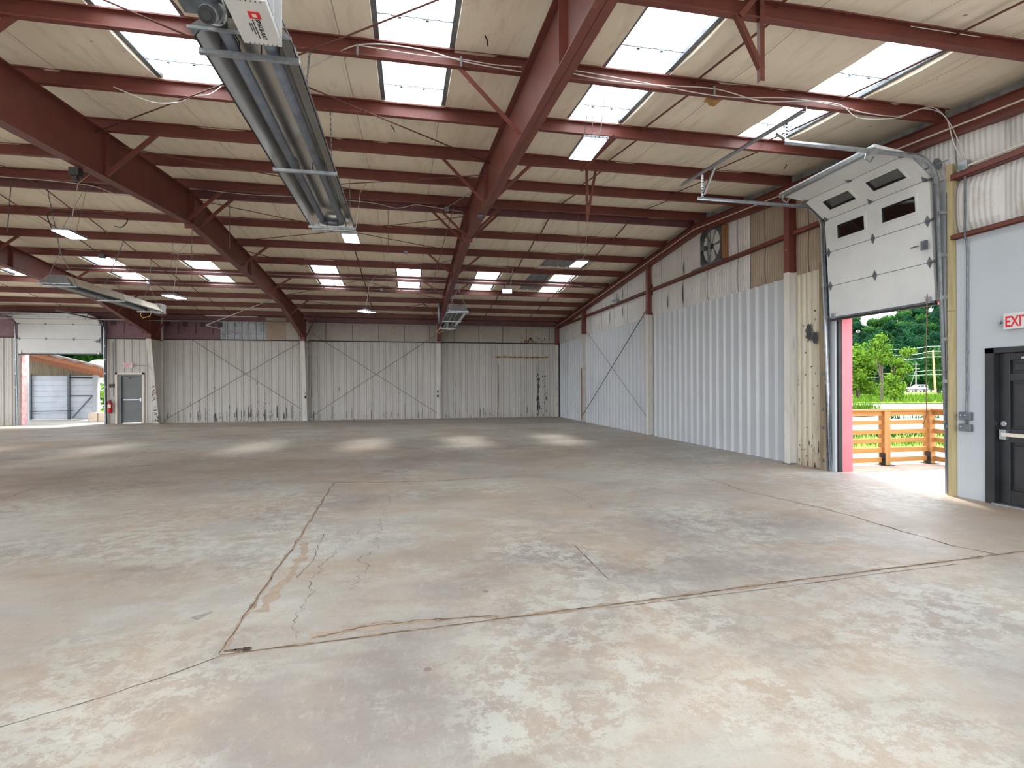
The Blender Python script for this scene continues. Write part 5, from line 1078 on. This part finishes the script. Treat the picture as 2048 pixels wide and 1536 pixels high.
m.add([tuple(a + e * s_ * .17 + Vector((0, 0, z)) + f * t) for t in (-1, 1) for s_, z in ((-1, .95), (1, .95), (1, 1.5), (-1, 1.5))], [(0, 1, 2, 3), (4, 5, 6, 7), (0, 1, 5, 4), (2, 3, 7, 6), (1, 2, 6, 5), (3, 0, 4, 7)]); m.build('sign_panel', DOORW, q)

# yard behind the far overhead door
patch('concrete_pad', [(-40, YB + .3), (-6, YB + .3), (-6, 33), (-40, 33)], -.01, CONC, 'pale concrete yard outside the far overhead doorway', 'yard', None, .2)
q = thing('shed', 'open shed with blue grey siding and wooden roof rafters outside the far doorway', 'shed', (-17, 30.5, 0))
m = MB(); pr = []
z = 0.02
while z < 2.05: pr += [(z, 0), (z + .02, -.03), (z + .24, -.03), (z + .26, 0)]; z += .285
pr = [(min(a, 2.08), b) for a, b in pr]
vs = []
for a, b in pr: vs += [(-22, 30.5 + b, a), (-15.75, 30.5 + b, a)]
m.add(vs, [(2 * i, 2 * i + 1, 2 * i + 3, 2 * i + 2) for i in range(len(pr) - 1)]); m.box((-22, 30.52, 0), (-15.75, 30.56, 2.2)); m.build('siding', BLUEM, q)
for x in (-18.62, -16.93):
    m = MB(); m.box((x - .05, 30.38, 0), (x + .05, 30.47, 2.3)); m.build('steel_post', GALVD, q)
m = MB(); m.box((-15.8, 30.3, 0), (-15.58, 30.5, 2.25)); m.build('white_post', WHITEP, q)
m = MB(); m.add([(-22, 30.57, 2.1), (-15.2, 30.57, 2.1), (-15.2, 30.57, 2.2), (-19.6, 30.57, 3.35), (-22, 30.57, 3.35)], [(0, 1, 2, 3, 4)]); m.build('gable_boards', WOODOLD, q)
m = MB(); m.beam((-16.75, 30.4, .08), (-15.9, 30.4, 1.15), .05, .05); m.build('diagonal_brace', GALVD, q)
m = MB(); m.tube([(-16.9, 30.4, 1.2), (-15.82, 30.4, 1.2)], .02, 6); m.tube([(-19, 30.36, .42), (-16.7, 30.36, .44)], .02, 6); m.build('pipe_rail', DARKM, q)
m = MB(); m.tube([(-16.93, 30.42, 2.12), (-15.8, 30.42, 2.10)], .03, 6); m.build('top_pipe', DARKM, q)
def rzs(x): return 3.36 - (x + 17.8) * .262
for k in range(6):
    y = 27.9 + k * .5; dy = .2 * (y - 27.9); m = MB(); m.beam((-19.5, y, rzs(-19.5) - dy), (-14.2, y, rzs(-14.2) - dy), .045, .17); m.build('roof_rafter', WOODR, q)
m = MB()
for k in range(9):
    x = -19.4 + k * .62; m.beam((x, 27.7, rzs(x) + .15), (x, 30.7, rzs(x) - .45), .09, .04)
m.build('batten', WOODR, q)
m = MB(); m.add([(x, y, rzs(x) + o - .2 * (y - 27.9)) for o in (.18, .21) for x, y in ((-19.7, 27.6), (-14.0, 27.6), (-14.0, 30.8), (-19.7, 30.8))],
    [(0, 3, 2, 1), (4, 5, 6, 7), (0, 1, 5, 4), (1, 2, 6, 5), (2, 3, 7, 6), (3, 0, 4, 7)]); m.build('roof', SHEDR, q)
for z in (.95, 2.0): m = MB(); m.box((-19.3, 30.36, z), (-18.66, 30.40, z + .09)); m.build('cross_board', WOODR, q)
m = MB(); m.box((-16.44, 26.5, -.01), (-16.32, 26.62, 3.3)); tag(m.build('white_post', WHITEP, at=(-16.16, 26.56, 0)), 'white post standing just outside the left side of the far doorway', 'post')
q = thing('crate', 'pale crate on the ground at the right of the far doorway', 'crate', (-14.3, 28.2, 0))
m = MB(); m.box((-14.75, 27.9, -.01), (-13.85, 28.6, .42)); bevel(m.build('box', simple('pale_cardboard', (222, 204, 186), (210, 190, 170)), q), .01)
m = MB(); m.box((-14.36, 27.895, 0), (-14.32, 27.9, .42)); m.build('seam', WOODOLD, q)
m = MB(); q = thing('white_roof_building', 'pale rounded roof of a building behind the shed', 'building', (-27, 48, 0))
n = 14; pts = [(-27.2 + 5.2 * k / n, 48, 1.0 + 2.9 * math.sin(PI * k / n) ** .8) for k in range(n + 1)]
m.add([p for p in pts] + [(p[0], 54, p[2]) for p in pts], [(k, k + 1, n + 2 + k, n + 1 + k) for k in range(n)] + [tuple(range(n + 1)), tuple(range(n + 1, 2 * n + 2))[::-1]]); m.build('roof', SHEDR, q)
m = MB(); m.box((-27.2, 48.1, GZ), (-22, 53.9, 1.1)); m.build('wall', BLUEM, q)
patch('meadow', [(-80, 34), (-4, 34), (-4, 70), (-80, 70)], GZ + .03, GRASSM, 'green meadow behind the shed yard', 'meadow')
rnd = random.Random(77)
for k in range(15):
    x = -72 + k * 4.2; y = 66 + rnd.uniform(-4, 4); s_ = rnd.uniform(.8, 1.2)
    o = copy_tree(protos[2 if k % 2 else 0]); o.location = (x, y, GZ); o.rotation_euler.z = rnd.uniform(0, 6); o.scale = (s_, s_, s_); o['label'] = 'leafy tree in the row behind the shed, %s from the left' % (ordw + ['tenth', 'eleventh', 'twelfth', 'thirteenth', 'fourteenth', 'fifteenth'])[k]; o['group'] = 'trees behind the shed'
for k, mat in ((0, LEAFB),):
    tree((-20.5, 42, GZ), 4, 0, .12, 'light green bush between the shed and the doorway edge', LEAFA, 31, None, .3, 200, 'shrub', cblobs=[(0, 0, 1.3, 1.4), (1.2, .4, 1.0, 1.1)])
